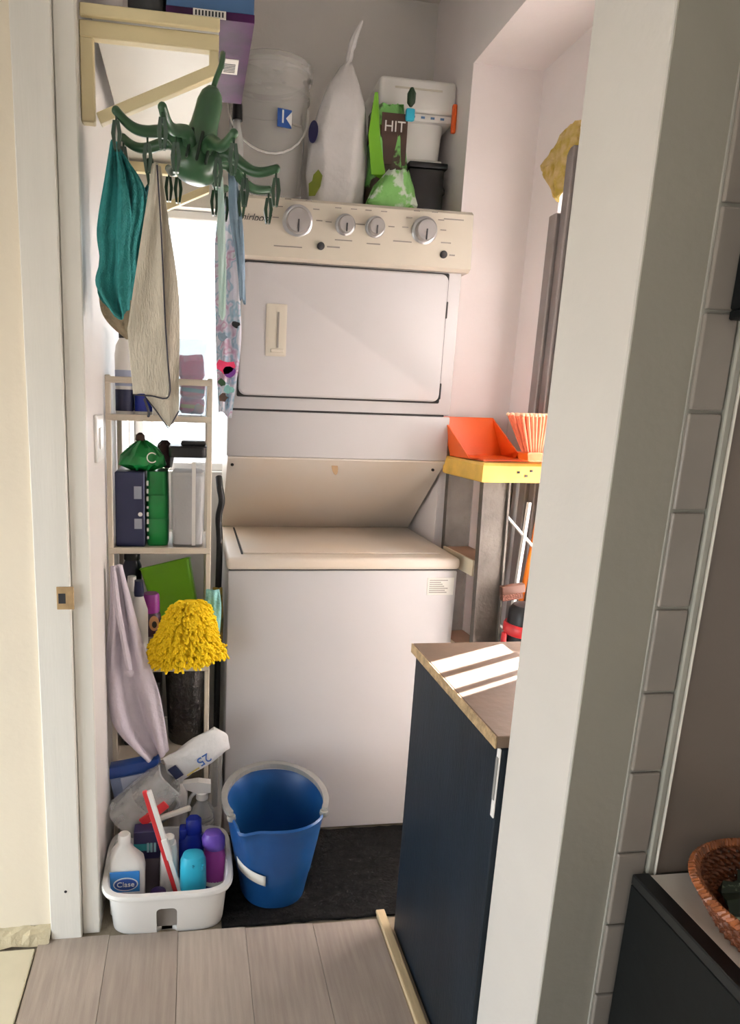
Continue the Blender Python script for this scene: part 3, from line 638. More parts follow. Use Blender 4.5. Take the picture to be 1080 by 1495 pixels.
P('container_lid', loft(NB(), [ring(-.113, .045, zz, rx, ry, 7, 40) for rx, ry, zz in ((.050, .0735, z+.246), (.052, .0755, z+.25), (.052, .0755, z+.272), (.048, .072, z+.276))]), BLK, t)
P('flip_spout', box((-.132, -.015, z+.2765), (-.066, .05, z+.289), .004, 2), BLK, t)

# ---- lower shelf: lime scoop, mitt, bottles
z = .5785
t = thing('lime_bin', 'lime green plastic bin leaning on the lower rack shelf', 'bin', (-.14, .09, z))
Ml = TR(-.118, .085, z+.005) @ RY(-14) @ RX(-14) @ Matrix.Scale(.95, 4)
P('bin_body', loft(NB(), [ring(0, 0, zz, rx, ry, 8, 36) for rx, ry, zz in ((.055, .03, .02), (.062, .036, .025), (.078, .046, .27), (.082, .050, .275), (.078, .046, .278), (.060, .034, .03))]), LIME, t, True, Ml)
mt = thing('chenille_mitt', 'bright yellow chenille cleaning mitt hanging over the lower rack shelf', 'mitt', (-.115, -.088, .60))
rs = []
for rx, ry, zz, dx in ((.045, .012, .575, -.03), (.078, .026, .590, -.018), (.082, .034, .63, -.010), (.066, .034, .68, -.004), (.056, .030, .73, 0), (.044, .022, .765, .002), (.018, .010, .782, .004)):
    rs.append(ring(-.108+dx, -.088, zz, rx, ry, 2.2, 32))
ZM = lambda q: .786-(.782-q)*.84
P('mitt_body', loft(NB(), [[(a_, b_, ZM(c_)) for a_, b_, c_ in r_] for r_ in rs]), YELLOW, mt)
random.seed(11); bm = NB()
for i in range(820):
    v = random.random(); zz = .570+.212*v; q = (zz-.57)/.212
    prof = [(0, .060, -.03), (.1, .082, -.018), (.3, .084, -.010), (.5, .068, -.004), (.75, .056, 0), (.92, .040, .002), (1, .02, .004)]
    for a1, a2 in zip(prof, prof[1:]):
        if a1[0] <= q <= a2[0]:
            f = (q-a1[0])/(a2[0]-a1[0]); rx = a1[1]+(a2[1]-a1[1])*f; dx = a1[2]+(a2[2]-a1[2])*f; break
    th = random.uniform(math.pi, 2*math.pi)
    p = Vector((-.108+dx+rx*math.cos(th), -.088+.034*math.sin(th), ZM(zz))); n = Vector((math.cos(th)*.9, math.sin(th), .25+random.uniform(-.5, .2)))
    n += Vector((random.uniform(-.5, .5), random.uniform(-.2, .2), random.uniform(-.5, .3))); n.normalize()
    e = p+n*.018+Vector((0, 0, -.006)); tube(bm, [p-n*.004, p+n*.010, e], [.0036, .0042, .0030], 5)
for i in range(90):                                # strands that poke out past the right post
    p = Vector((random.uniform(-.05, -.012), -.085+random.uniform(-.01, .01), random.uniform(.625, .655)))
    e = p+Vector((random.uniform(-.01, .016), random.uniform(-.016, .0), random.uniform(-.02, .012))); tube(bm, [p, (p+e)/2, e], [.0034, .004, .003], 5)
o = P('chenille_strand', bm, YELLOW, mt); o['kind'] = 'stuff'
t = thing('purple_cap_bottle', 'dark bottle with a magenta cap and round label beside the yellow mitt', 'bottle', (-.215, .02, z))
P('bottle_body', body(-.216, .02, [(.026, z), (.028, z+.006), (.028, z+.13), (.024, z+.142)]), cmat('dark maroon plastic', '#3a1f33', .35), t)
P('round_label', body(0, 0, [(.014, .022, 0), (.014, .022, .0015)], k=20), cmat('label peach', '#d8a06f'), t, True, TR(-.206, -.0075, z+.115) @ RX(90))
P('label_spot', body(0, 0, [(.007, .010, 0), (.007, .010, .0015)], k=14), INK, t, True, TR(-.205, -.0092, z+.112) @ RX(90))
P('label_text', box((-.228, -.0085, z+.055), (-.200, -.0075, z+.075)), GINK, t, False)
P('cap', body(-.216, .02, [(.024, z+.142), (.025, z+.146), (.024, z+.19), (.020, z+.196)]), MAG, t)
for i, (x, y, h) in enumerate(((-.272, .06, .235), (-.246, -.02, .245))):
    t = thing('white_spray_can', ['white trigger bottle behind the lilac bag on the lower rack shelf', 'white bottle with a navy top behind the magenta cap bottle'][i], 'bottle', (x, y, z))
    P('bottle_body', body(x, y, [(.022, z), (.024, z+.006), (.024, z+h*.65), (.012, z+h*.82)]), WHT, t)
    P('cap', body(x, y, [(.013, z+h*.82), (.014, z+h*.86), (.012, z+h)]), [WHT, NAVY][i], t)
t = thing('dark_jar', 'dark jar at the back left of the lower rack shelf', 'jar', (-.285, .165, z))
P('jar_body', body(-.280, .165, [(.026, z), (.028, z+.01), (.028, z+.24), (.02, z+.26)]), cmat('dark blue glass', '#23263a', .3), t); P('jar_lid', body(-.280, .165, [(.024, z+.26), (.024, z+.285), (.02, z+.29)]), BLK, t)
o = cloth('aqua_cloth', 'pale aqua cloth hanging beside the right rack post', drape([(-.062, .81), (-.064, .76), (-.062, .66)], [(-.026, .81), (-.020, .76), (-.024, .665)], -.068, .004, 1.2, nu=12, nv=12), LTTEAL, .002, (-.045, -.075, .66))
o = cloth('green_rag', 'olive patterned rag stuffed between the rack and the washer', drape([(-.040, .79), (-.042, .72), (-.038, .58)], [(-.014, .79), (-.010, .70), (-.012, .58)], .02, .004, 1.2, nu=12, nv=12), mat('olive print', '#4d5b35', .9, col2='#a98b35', vs_=40), .003, (-.03, .02, .58), 'rag')
o = P('black_hose', tube(NB(), spline([(-.025, .10, 1.10), (-.022, .08, 1.07), (-.016, .09, 1.03), (-.024, .10, .98), (-.020, .10, .90), (-.022, .11, .70), (-.020, .12, .45), (-.024, .12, .02)], 6), .010, 10), BLK, None, origin=(-.022, .1, 0)); tag(o, 'black hose running down between the rack and the washer', 'hose')

# ---- below: dark hammered bin
z = .2935
t = thing('hammered_bin', 'dark hammered metal bin under the yellow mitt', 'bin', (-.115, .07, z))
P('bin_body', loft(NB(), [ring(-.115, .075, zz, r, r, 2, 40) for r, zz in ((.052, z), (.055, z+.006), (.066, z+.26), (.068, z+.262), (.064, z+.262), (.052, z+.01))]), SILV, t)
t = thing('dark_crate', 'dark storage crate at the back left of the bottom rack shelf', 'crate', (-.25, .09, z))
P('crate_body', box((-.300, .03, z), (-.192, .185, z+.19), .008, 2), cmat('charcoal plastic', '#2c2a2b'), t); P('crate_rim', box((-.303, .027, z+.19), (-.189, .188, z+.205), .004, 2), cmat('charcoal plastic rim', '#343132'), t)

# ---- lilac bag on the left post
lb = thing('lilac_bag', 'pale lilac fabric bag hanging from the left post of the rack', 'bag', (-.24, -.09, .33))
o = P('bag_cloth', drape([(-.309, .885), (-.316, .76), (-.329, .60), (-.310, .43), (-.222, .328)], [(-.284, .890), (-.252, .76), (-.216, .62), (-.182, .50), (-.164, .352)], -.105, .016, 1.5, nu=36, nv=44, ph=2.2), LILAC, lb, True, ang=180); solid(o, .006)
P('strap_fold', tube(NB(), spline([(-.300, -.118, .875), (-.292, -.124, .78), (-.276, -.128, .68), (-.262, -.130, .60)], 6), [.004, .006, .006, .007, .008, .008, .008, .008, .008, .008, .008, .008, .008, .008, .009, .009, .008, .006, .003][:19], 8), LILAC, lb)
P('gathered_knot', body(0, 0, [(.004, -.006), (.010, 0), (.010, .006), (.004, .010)], k=12), LILAC, lb, True, TR(-.262, -.128, .598) @ RX(90))

# ---------------------------------------------------------------- cleaning caddy and what is in it
cx, cy = -.156, -.258
ct = thing('cleaning_caddy', 'white plastic caddy full of cleaning bottles on the floor', 'caddy', (cx, cy, -.012))
rs = [ring(cx, cy, z, rx, ry, 5, 56) for rx, ry, z in ((.138, .098, -.0115), (.142, .102, -.006), (.152, .120, .108), (.163, .132, .112), (.166, .135, .119), (.163, .133, .127), (.152, .122, .128), (.148, .118, .121), (.137, .096, .0), )]
cb = P('caddy_tub', loft(NB(), rs), WHT, ct)
n_ = box((-.182, cy-.25, -.05), (-.133, cy-.085, .045)); tube(n_, [(-.1575, cy-.25, .045), (-.1575, cy-.085, .045)], .0245, 24)
cut(cb, box((-.184, cy-.25, -.05), (-.133, cy-.088, .074), .012, 3))
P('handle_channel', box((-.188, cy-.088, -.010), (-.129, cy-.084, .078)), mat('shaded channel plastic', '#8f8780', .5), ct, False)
zb = .003
def inside(name, label, cat): return thing(name, label, cat, (0, 0, 0))
# white bottle with blue label
x, y = -.262, -.285
t = thing('white_cleaner_bottle', 'white cleaner bottle with a blue oval label at the front left of the caddy', 'bottle', (x, y, zb))
P('bottle_body', loft(NB(), [ring(x+dx, y, z, rx, ry, n, 36) for rx, ry, z, dx, n in ((.040, .026, zb, 0, 4), (.044, .029, zb+.006, 0, 4), (.046, .030, .130, 0, 4), (.044, .028, .155, -.002, 3.4), (.030, .022, .180, -.010, 2.6), (.017, .016, .200, -.008, 2), (.014, .014, .208, -.006, 2))]), WHT, t)
P('cap', body(x-.006, y, [(.016, .206), (.016, .224), (.013, .228)]), WHT, t)
lp = P('label_panel', box((x-.040, y-.0325, .082), (x+.034, y-.0302, .142), .001, 1), cmat('label blue', '#2f7cc4'), t, False)
P('label_oval', body(0, 0, [(.031, .019, 0), (.031, .019, .001)], k=32), WHT, lp, True, TR(x-.001, y-.0322, .106) @ RX(90))
P('label_oval_core', body(0, 0, [(.028, .016, 0), (.028, .016, .001)], k=32), cmat('oval blue', '#2a4d9b'), lp, True, TR(x-.001, y-.0330, .106) @ RX(90))
text('label_lettering', 'Clase', .020, TR(x-.001, y-.0346, .106) @ FACE, WHT, lp)
# navy tube
t = thing('navy_tube', 'navy wipes pack with a teal flash behind the white cleaner bottle', 'pack', (-.214, -.215, zb))
P('pack_body', box((-.248, -.235, zb), (-.182, -.195, .112), .006, 2), cmat('grey brown film', '#5a5158'), t); P('pack_top', box((-.250, -.238, .112), (-.180, -.192, .195), .005, 2), cmat('dark violet film', '#2c2750'), t)
P('teal_flash', box((-.249, -.2395, .140), (-.200, -.238, .160)), cmat('teal flash', '#2f8c93'), t, False)
for i in range(3): P('pack_print', box((-.215+i*.009, -.2402, .135), (-.209+i*.009, -.2392, .163)), mat('print pale%d' % i, '#8fb5c0'), t, False)
# tall white bottle
x, y = -.156, -.262
t = thing('tall_white_bottle', 'tall white bottle in the middle of the caddy', 'bottle', (x, y, zb))
P('bottle_body', loft(NB(), [ring(x, y, z, rx, ry, 3, 30) for rx, ry, z in ((.024, .018, zb), (.026, .019, zb+.006), (.022, .018, .150), (.018, .015, .178))]), WHT, t)
P('cap', body(x, y, [(.014, .178), (.014, .196), (.010, .199)]), WHT, t)
# purple cap
t = thing('dark_purple_jar', 'dark purple round lid low at the front of the caddy', 'jar', (-.182, -.318, zb))
P('jar_body', body(-.182, -.318, [(.018, zb), (.019, zb+.005), (.019, .055)]), cmat('dark purple', '#2d1b44', .35), t); P('jar_lid', body(-.182, -.318, [(.022, .055), (.023, .06), (.020, .078), (.012, .084)]), cmat('dark purple lid', '#35204f', .3), t)
# royal blue bottle
x, y = -.098, -.205
t = thing('royal_blue_bottle', 'royal blue spray bottle at the back of the caddy', 'bottle', (x, y, zb))
P('bottle_body', body(x, y, [(.032, .022, zb), (.034, .024, zb+.006), (.034, .024, .150), (.024, .019, .165)], 3.2), ROYAL, t)
P('cap', loft(NB(), [ring(x+.006, y, z, rx, ry, 3, 24) for rx, ry, z in ((.022, .018, .165), (.023, .019, .17), (.021, .018, .200), (.014, .014, .207))]), ROYAL, t)
P('trigger_lobe', box((x-.033, y-.02, .150), (x-.012, y+.012, .184), .006, 2), ROYAL, t)
# cyan
x, y = -.093, -.300
t = thing('cyan_cap_bottle', 'bottle with a cyan cap at the front of the caddy', 'bottle', (x, y, zb))
P('bottle_body', body(x, y, [(.030, .024, zb), (.032, .026, zb+.006), (.032, .026, .072), (.031, .025, .076)], 2.6), WHT, t)
P('cap', loft(NB(), [ring(x, y, z, rx, ry, 2.6, 36) for rx, ry, z in ((.034, .028, .074), (.0345, .0285, .08), (.033, .027, .150), (.026, .021, .168), (.014, .012, .173))]), CYAN, t)
P('cap_grip', tube(NB(), [(x+.012+.013*math.cos(R(q)), y-.024-.004*math.sin(R(q)), .148+.013*math.sin(R(q))) for q in range(150, 400, 20)], .0035, 8), cmat('cyan plastic dark', '#2597b5', .3), t)
for i in range(3): P('label_print', box((x-.018+i*.013, y-.0275, .062), (x-.010+i*.013, y-.0262, .071)), cmat('label navy%d' % i, '#2b4a86'), t, False)
# purple
x, y = -.036, -.252
t = thing('purple_bottle', 'purple and white bottle with a violet cap on the right of the caddy', 'bottle', (x, y, zb))
P('bottle_body', body(x, y, [(.026, .02, zb), (.028, .022, zb+.006), (.030, .024, .060)], 2.4), WHT, t)
P('bottle_sleeve', loft(NB(), [ring(x, y, z, rx, ry, 2.4, 30) for rx, ry, z in ((.030, .024, .058), (.031, .025, .09), (.028, .022, .135), (.024, .02, .152))]), cmat('orchid plastic', '#a63f9e', .35, var=.06), t)
P('cap', loft(NB(), [ring(x+dx, y, z, rx, ry, 2.2, 30) for rx, ry, z, dx in ((.026, .022, .150, 0), (.030, .024, .158, -.003), (.031, .025, .178, -.004), (.022, .018, .194, -.005), (.008, .008, .198, -.005))]), VIOLET, t)
P('label_band', body(x, y, [(.0302, .0242, .035), (.0306, .0246, .046)], 2.4, cap0=False, cap1=False), cmat('label indigo', '#363a8d'), t)
# clear jug, tipped
t = thing('clear_jug', 'empty clear plastic jug lying tipped across the caddy', 'jug', (-.22, -.16, .20))
Mj = TR(-.292, -.160, .178) @ RZ(6) @ RY(50)
P('jug_body', loft(NB(), [ring(0, 0, z, rx, ry, 5, 36) for rx, ry, z in ((.044, .040, 0), (.050, .046, .006), (.051, .047, .08), (.049, .045, .083), (.051, .047, .086), (.050, .046, .140), (.044, .040, .165), (.046, .042, .175), (.043, .040, .178), (.041, .038, .165), (.046, .042, .01))]), CLEAR2, t, True, Mj)
P('jug_handle', tube(NB(), spline([(.048, 0, .150), (.080, 0, .142), (.086, 0, .10), (.080, 0, .065), (.048, 0, .055)], 6), .006, 8), CLEAR2, t, True, Mj)
# red and white squeegee stick
t = thing('red_white_stick', 'red and white plastic stick standing up in the caddy', 'stick', (-.14, -.285, .08))
p0, p1 = Vector((-.129, -.300, .050)), Vector((-.212, -.272, .338))
P('white_side', bar(NB(), p0+Vector((.006, 0, 0)), p1+Vector((.006, 0, 0)), .012, .012, (0, 1, 0), .002), WHT, t, False)
P('red_side', bar(NB(), p0+Vector((-.006, 0, 0)), p1+Vector((-.0055, 0, 0)), .011, .012, (0, 1, 0), .002), RED, t, False)
P('handle_collar', bar(NB(), p0+(p1-p0)*.35+Vector((.006, 0, 0)), p0+(p1-p0)*.55+Vector((.006, 0, 0)), .016, .016, (0, 1, 0), .003), WHT, t, False)
t = thing('red_scraper', 'red and white scraper lying under the clear jug', 'scraper', (-.19, -.20, .20))
P('scraper_blade', bar(NB(), (-.232, -.20, .196), (-.165, -.19, .245), .026, .010, (0, 1, 0), .003), RED, t, False); P('scraper_handle', bar(NB(), (-.225, -.195, .190), (-.100, -.20, .235), .014, .012, (0, 1, 0), .004), mat('ivory plastic', '#cfc6ba', .4), t, False)
# spray bottles
def sprayer(x, y, z0, label, s=1, tilt=0):
    t = thing('spray_bottle', label, 'bottle', (x, y, z0), 'clear spray bottles behind the caddy')
    Ms = TR(x, y, z0) @ RY(tilt) @ Matrix.Scale(s, 4)
    pf = [(.030, .0), (.033, .006), (.033, .10)]
    for i in range(4): pf += [(.033, .104+i*.012), (.030, .108+i*.012), (.033, .112+i*.012)]
    pf += [(.028, .16), (.014, .178), (.013, .19)]
    P('bottle_body', body(0, 0, pf, k=28), CLEAR2, t, True, Ms)
    P('collar', body(0, 0, [(.016, .188), (.016, .206), (.012, .208)]), WHT, t, True, Ms)
    P('trigger_head', loft(NB(), [[(-.050, -.009, .222), (-.050, .009, .222), (-.050, .009, .236), (-.050, -.009, .236)], [(-.01, -.011, .206), (-.01, .011, .206), (-.01, .011, .240), (-.01, -.011, .240)], [(.022, -.011, .208), (.022, .011, .208), (.022, .011, .234), (.022, -.011, .234)]]), WHT, t, False, Ms)
    P('nozzle', body(0, 0, [(.010, 0), (.010, .014)], k=14), WHT, t, True, Ms @ TR(-.050, 0, .229) @ RY(-90))
    P('trigger', tube(NB(), [(-.018, 0, .206), (-.030, 0, .190), (-.036, 0, .168)], [.006, .005, .004], 8), WHT, t, True, Ms)
sprayer(-.068, -.098, -.0115, 'clear spray bottle with a white trigger at the back right of the caddy', 1.10, 0)
t = thing('white_trigger_bottle', 'frosted white bottle leaning against the washer behind the spray bottle', 'bottle', (-.027, -.03, -.0115))
P('bottle_body', body(-.027, -.03, [(.018, -.0115), (.02, 0), (.02, .20), (.018, .24), (.020, .27), (.018, .315), (.010, .325)]), FROST, t); P('cap', body(-.027, -.03, [(.012, .325), (.012, .335)]), WHT, t)
t = thing('grey_nozzle_bottle', 'grey white bottle with a long nozzle behind the spray trigger', 'bottle', (-.142, -.10, -.0115))
P('bottle_body', body(-.137, -.10, [(.026, -.0115), (.028, 0), (.028, .22), (.014, .25)]), mat('grey white plastic', '#b9b4ad', .4), t); P('nozzle', bar(NB(), (-.137, -.10, .25), (-.105, -.105, .315), .022, .018, (0, 1, 0), .005), WHT, t)
# white pack printed 25
t = thing('white_wipes_pack', 'white wipes pack printed 25 lying on top behind the caddy', 'pack', (-.09, -.09, .30))
Mw = TR(-.083, -.118, .347) @ RY(-34) @ RX(8) @ Matrix.Scale(1.12, 4)
rs = []
for u in range(13):
    f = u/12; x = -.088+.176*f; h = .040*min(1, 2.6*math.sin(math.pi*f)**.5*.8+.1); d = .024*(math.sin(math.pi*f)**.5)+.002
    rs.append([(x, p[0]*1, p[1]*1) for p in [(d*math.cos(2*math.pi*j/20), (h+.003*math.sin(5*j+u))*math.sin(2*math.pi*j/20)) for j in range(20)]])
P('pack_body', loft(NB(), rs), mat('white wipes film', '#dedddc', .35, bump=.5, bs=30, var=.04), t, True, Mw)
text('pack_number', '25', .036, Mw @ TR(.012, -.0275, -.006) @ FACE @ RZ(180), cmat('print blue', '#3a66ad'), t)
P('navy_print', box((-.074, -.0245, -.014), (-.052, -.0215, .022)), cmat('print dark navy', '#2a2d4c'), t, False, Mw)
P('yellow_line', box((-.046, -.0265, -.022), (-.01, -.0245, -.019)), cmat('print gold', '#b7a355'), t, False, Mw)
# blue pack
t = thing('blue_cloth_pack', 'blue and white printed pack leaning on the rack behind the jug', 'pack', (-.25, -.075, .17))
P('pack_body', box((-.072, -.016, -.075), (.072, .016, .072), .010, 2), mat('pale blue film', '#8c9cc0', .35, bump=.3, bs=30, var=.1), t, True, TR(-.250, -.080, .235) @ RY(-10))
P('blue_top', box((-.073, -.019, .042), (.073, .019, .078), .006, 2), cmat('pack blue', '#2b4f9e', .35), t, True, TR(-.250, -.080, .235) @ RY(-10))
P('white_panel', box((-.040, -.0185, -.03), (.05, -.016, .040)), mat('panel pale', '#c3cbe0', .4), t, False, TR(-.250, -.080, .235) @ RY(-10))

# ---------------------------------------------------------------- blue mop bucket
bc = thing('mop_bucket', 'blue oval mop bucket with a grey handle beside the white caddy', 'bucket', (.126, -.226, -.004))
def oring(z, rx, ry, spout=0, cx=.126, cy=-.226, k=64, lift=0):
    out = []
    for i in range(k):
        t_ = 2*math.pi*i/k; ct_, st_ = math.cos(t_), math.sin(t_)
        x = rx*math.copysign(abs(ct_)**.9, ct_); y = ry*math.copysign(abs(st_)**.9, st_)
        d = (t_-R(232)); f = math.exp(-(d/.20)**2)*spout
        out.append((cx+x+f*ct_, cy+y+f*st_, z+lift*max(0, st_)**2-f*.25))
    return out
bz = -.004
rs = [oring(z, rx, ry, s, lift=l) for z, rx, ry, s, l in ((bz, .084, .085, 0, 0), (bz+.006, .088, .09, 0, 0), (.075, .101, .104, 0, 0), (.079, .103, .106, 0, 0), (.17, .120, .118, .004, 0), (.228, .129, .127, .016, .004), (.250, .133, .131, .022, .010), (.258, .137, .135, .024, .010), (.264, .134, .132, .023, .010), (.250, .126, .124, .020, .010), (.17, .114, .112, .002, 0), (.004, .090, .084, 0, 0))]
P('bucket_shell', loft(NB(), rs), BLUE, bc)
bm = NB()
hp = []
for i in range(27):
    t_ = R(-28+i*(236/26)); hp.append((.126+.138*math.cos(t_), -.226+.137*math.sin(t_), .270+.018*max(0, math.sin(t_))))
rs = []
for i, p in enumerate(hp):
    t_ = R(-28+i*(236/26)); e = Vector((math.cos(t_), math.sin(t_), 0)); p = Vector(p); u_ = Vector((0, 0, 1)); ww = .006+.007*math.sin(math.pi*i/26)
    rs.append([p-e*ww-u_*.006, p+e*.006-u_*.010, p+e*.008+u_*.006, p-e*ww+u_*.008])
P('carry_handle', loft(bm, rs), GREYP, bc, False, label='grey plastic carry handle')
for sx, sy in ((hp[0], 1), (hp[-1], -1)):
    P('handle_lug', body(0, 0, [(.010, -.006), (.012, 0), (.010, .008)], k=14), GREYP, bc, True, TR(sx[0], sx[1], sx[2]-.010))
bm = NB(); g = []
for i in range(13):
    t_ = R(205+i*50/12)
    for q, zz in enumerate((.090, .122)):
        r_ = .1135+.0012+(zz-.090)*.13
        ct_, st_ = math.cos(t_), math.sin(t_)
        g.append(bm.verts.new((.126+(r_-.0045)*math.copysign(abs(ct_)**.9, ct_), -.226+(r_-.0015)*math.copysign(abs(st_)**.9, st_), zz+.016-.0016*i)))
for i in range(12): bm.faces.new((g[2*i], g[2*i+2], g[2*i+3], g[2*i+1]))
lb_ = P('paper_strip', bm, PAPER, bc, True, label='blank white paper strip'); solid(lb_, .0012)

# ---------------------------------------------------------------- navy half-height cabinet at the right
cabn = thing('half_height_cabinet', 'navy painted half height cabinet end with a brown worktop', 'cabinet', (.56, -.62, -.012))
P('side_panel', box((.424, -.8385, -.0115), (.440, -.402, .752), .002, 1), NAVYP, cabn, False)
P('cabinet_carcass', box((.4405, -.832, -.0115), (.69, -.41, .752)), cmat('raw chipboard', '#8b7a62', .8, bump=.2, bs=100), cabn, False)
P('worktop', box((.414, -.838, .7525), (.70, -.400, .775), .002, 1), PLY, cabn, False)
P('worktop_edge', box((.4115, -.838, .753), (.4138, -.400, .7745)), PLYE, cabn, False)
P('filler_strip', box((.4205, -.8395, .62), (.4238, -.829, .752), .001, 1), WHT, cabn, False, label='white filler strip against the wall end')
P('hinge_plate', box((.4185, -.8385, .655), (.4203, -.8320, .735)), GREYP, cabn, False)

# ---------------------------------------------------------------- stepladder, dustpan, broom, vacuum in the doorway
A = Vector((.742, .165, 0)); B = Vector((.757, -.055, 0)); ab = (A-B).normalized(); bcv = Vector((-ab.y, ab.x, 0))
if bcv.x < 0: bcv = -bcv
ld = thing('stepladder', 'worn aluminium stepladder with a yellow top standing in the yard doorway', 'ladder', (.80, .06, -.012))
def LP(u, v, z): q = B+ab*u+bcv*v; return Vector((q.x, q.y, z))
wid = (A-B).length
bm = NB(); rs = []
for z, i in ((1.118, .0), (1.122, -.004), (1.165, -.004), (1.172, .002)):
    rs.append([LP(u, v, z) for u, v in ((i-.01, i-.055), (wid-i+.012, i-.055), (wid-i+.012, .17-i), (i-.01, .17-i))])
P('top_cap', loft(bm, rs), YELB, ld, False, label='yellow plastic top cap')
for q in ((.02, 1.148), (.045, 1.138), (.06, 1.152), (-.0, 0)):
    if q[1]: P('cap_hole', box((-.004, -.001, -.003), (.004, .001, .003)), INK, ld, False, TR(*LP(-.015, q[0]+.03, q[1])) @ RZ(math.degrees(math.atan2(bcv.y, bcv.x))))
for u in (0, wid-.012):
    s0, s1 = (-.05, .035)
    bm = NB(); rs = []
    for z, k in ((1.118, 0), (-.0115, 1)):
        o_ = .012*k*(1 if u == 0 else -1); dv = -.02*k*0+.03*k
        rs.append([LP(u-o_, s0+dv, z), LP(u+.012-o_, s0+dv, z), LP(u+.012-o_, s1+dv, z), LP(u-o_, s1+dv, z)])
    P('rail', loft(bm, rs), ALU, ld, False)
    bm = NB()
    for v in (s0, s1-.006):
        rs = []
        for z, k in ((1.117, 0), (-.011, 1)):
            o_ = .012*k*(1 if u == 0 else -1); dv = .03*k; e_ = -.009 if u == 0 else .012
            rs.append([LP(u-o_+e_, v+dv, z), LP(u-o_+e_+.009, v+dv, z), LP(u-o_+e_+.009, v+dv+.006, z), LP(u-o_+e_, v+dv+.006, z)])
        loft(bm, rs)
    P('rail_flange', bm, ALU, ld, False)
for z in (.885, .60, .32):
    dv = .03*(1.118-z)/1.13
    bm = NB(); loft(bm, [[LP(u, v+dv, zz) for u, v in ((.012, -.048), (wid-.012, -.048), (wid-.012, .034), (.012, .034))] for zz in (z-.006, z)]); P('step', bm, TREAD, ld, False)
    bm = NB(); loft(bm, [[LP(u, v+dv, zz) for u, v in ((.012, -.054), (wid-.012, -.054), (wid-.012, -.0485), (.012, -.0485))] for zz in (z-.045, z+.002)]); P('step_nosing', bm, mat('cream nosing', '#cbbfa6', .5), ld, False)
for u in (.012, wid-.02):
    P('rear_leg', bar(NB(), LP(u, .155, 1.117), LP(u, .150 if u > .1 else .13, -.01), .012, .035, tuple(ab), .002), ALU, ld, False)
for z0, z1 in ((1.02, .80), (.70, .50)):
    P('brace', bar(NB(), LP(.006, .04, z0), LP(.006, .145, z1+.12), .006, .012, tuple(ab)), WHT, ld, False)
P('brace', bar(NB(), LP(.002, .085, .62), LP(.002, .105, 1.06), .008, .012, tuple(ab)), WHT, ld, False)
# dustpan on the cap
dp = thing('dustpan', 'bright orange dustpan lying on top of the stepladder', 'dustpan', (.78, .09, 1.1735))
def q3(u, v, z): q = LP(u, v, z); return (q.x, q.y, q.z)
zc = 1.1735
outer = [q3(.03, -.035, zc), q3(.215, -.05, zc), q3(.225, .13, zc), q3(.05, .13, zc)]
bm = NB()
loft(bm, [outer, [(x, y, z+.004) for x, y, z in outer]]); P('pan_floor', bm, ORANGE, dp, False)
def wallq(p, q, h0, h1, lean, th=.004):
    p, q = Vector(p), Vector(q); n = Vector((q.y-p.y, p.x-q.x, 0)).normalized()*th
    a_ = [p, q, q+n, p+n]; ln = Vector(lean)
    return loft(NB(), [a_, [a_[0]+ln+Vector((0, 0, h0)), a_[1]+ln+Vector((0, 0, h1)), a_[2]+ln+Vector((0, 0, h1)), a_[3]+ln+Vector((0, 0, h0))]])
P('pan_back', wallq(q3(.215, -.05, zc+.004), q3(.223, .13, zc+.004), .115, .115, (-.02, .045, 0)), ORANGE, dp, False)
P('pan_side', wallq(q3(.06, .128, zc+.004), q3(.222, .128, zc+.004), .02, .115, (-.02, .045, 0)), ORANGE, dp, False)
P('pan_side', wallq(q3(.035, -.037, zc+.004), q3(.213, -.05, zc+.004), .0, .115, (-.02, .045, 0)), ORANGE, dp, False)
P('pan_handle', tube(NB(), [q3(.13, .12, zc+.012), q3(.13, .165, zc+.018)], .010, 10), ORANGE, dp)
# broom, head up
br = thing('broom', 'orange broom stored head up beside the stepladder', 'broom', (.86, -.115, .0))
bc0 = Vector((.862, -.075, 1.185)); bd = Vector((.98, .12, 0)).normalized(); bn_ = Vector((-.12, .98, 0)).normalized()
rs = [[bc0+bd*s*hw+bn_*t_*hd+Vector((0, 0, z)) for s, t_ in ((-1, -1), (1, -1), (1, 1), (-1, 1))] for hw, hd, z in ((.040, .018, -.004), (.052, .022, 0), (.056, .022, .018), (.052, .020, .022))]
P('broom_block', loft(NB(), rs), ORANGE, br, False)
random.seed(4); bm = NB()
for i in range(15):
    for j in range(4):
        u = -1+2*i/14+random.uniform(-.03, .03); v = -1+2*j/3
        p = bc0+bd*u*.048+bn_*v*.014+Vector((0, 0, .02)); q = bc0+bd*(u*.088-.004)+bn_*v*.034+Vector((0, 0, .122+random.uniform(-.004, .004)))
        tube(bm, [p, (p+q)/2, q], [.0028, .0044, .0058], 6)
bs_ = P('bristle', bm, cmat('coral bristles', '#f07a55', .6, var=.1, vs_=60), br); bs_['kind'] = 'stuff'
bm = NB()
for i in range(15):
    for j in range(4):
        u = -1+2*i/14; v = -1+2*j/3; q = bc0+bd*(u*.088-.004)+bn_*v*.034+Vector((0, 0, .122))
        s = bmesh.ops.create_icosphere(bm, subdivisions=1, radius=.006); bmesh.ops.translate(bm, verts=s['verts'], vec=q)
o = P('sunlit_bristle_tip', bm, mat('sunlit bristle tips', '#f4c9a4', .7), br); o['kind'] = 'stuff'  # sunlight on the tips is put into their pale colour
P('broom_handle', tube(NB(), [(.905, -.066, 1.182), (.900, -.012, .81), (.885, .10, .0)], .0115, 12), cmat('orange handle', '#ee8421', .35), br)
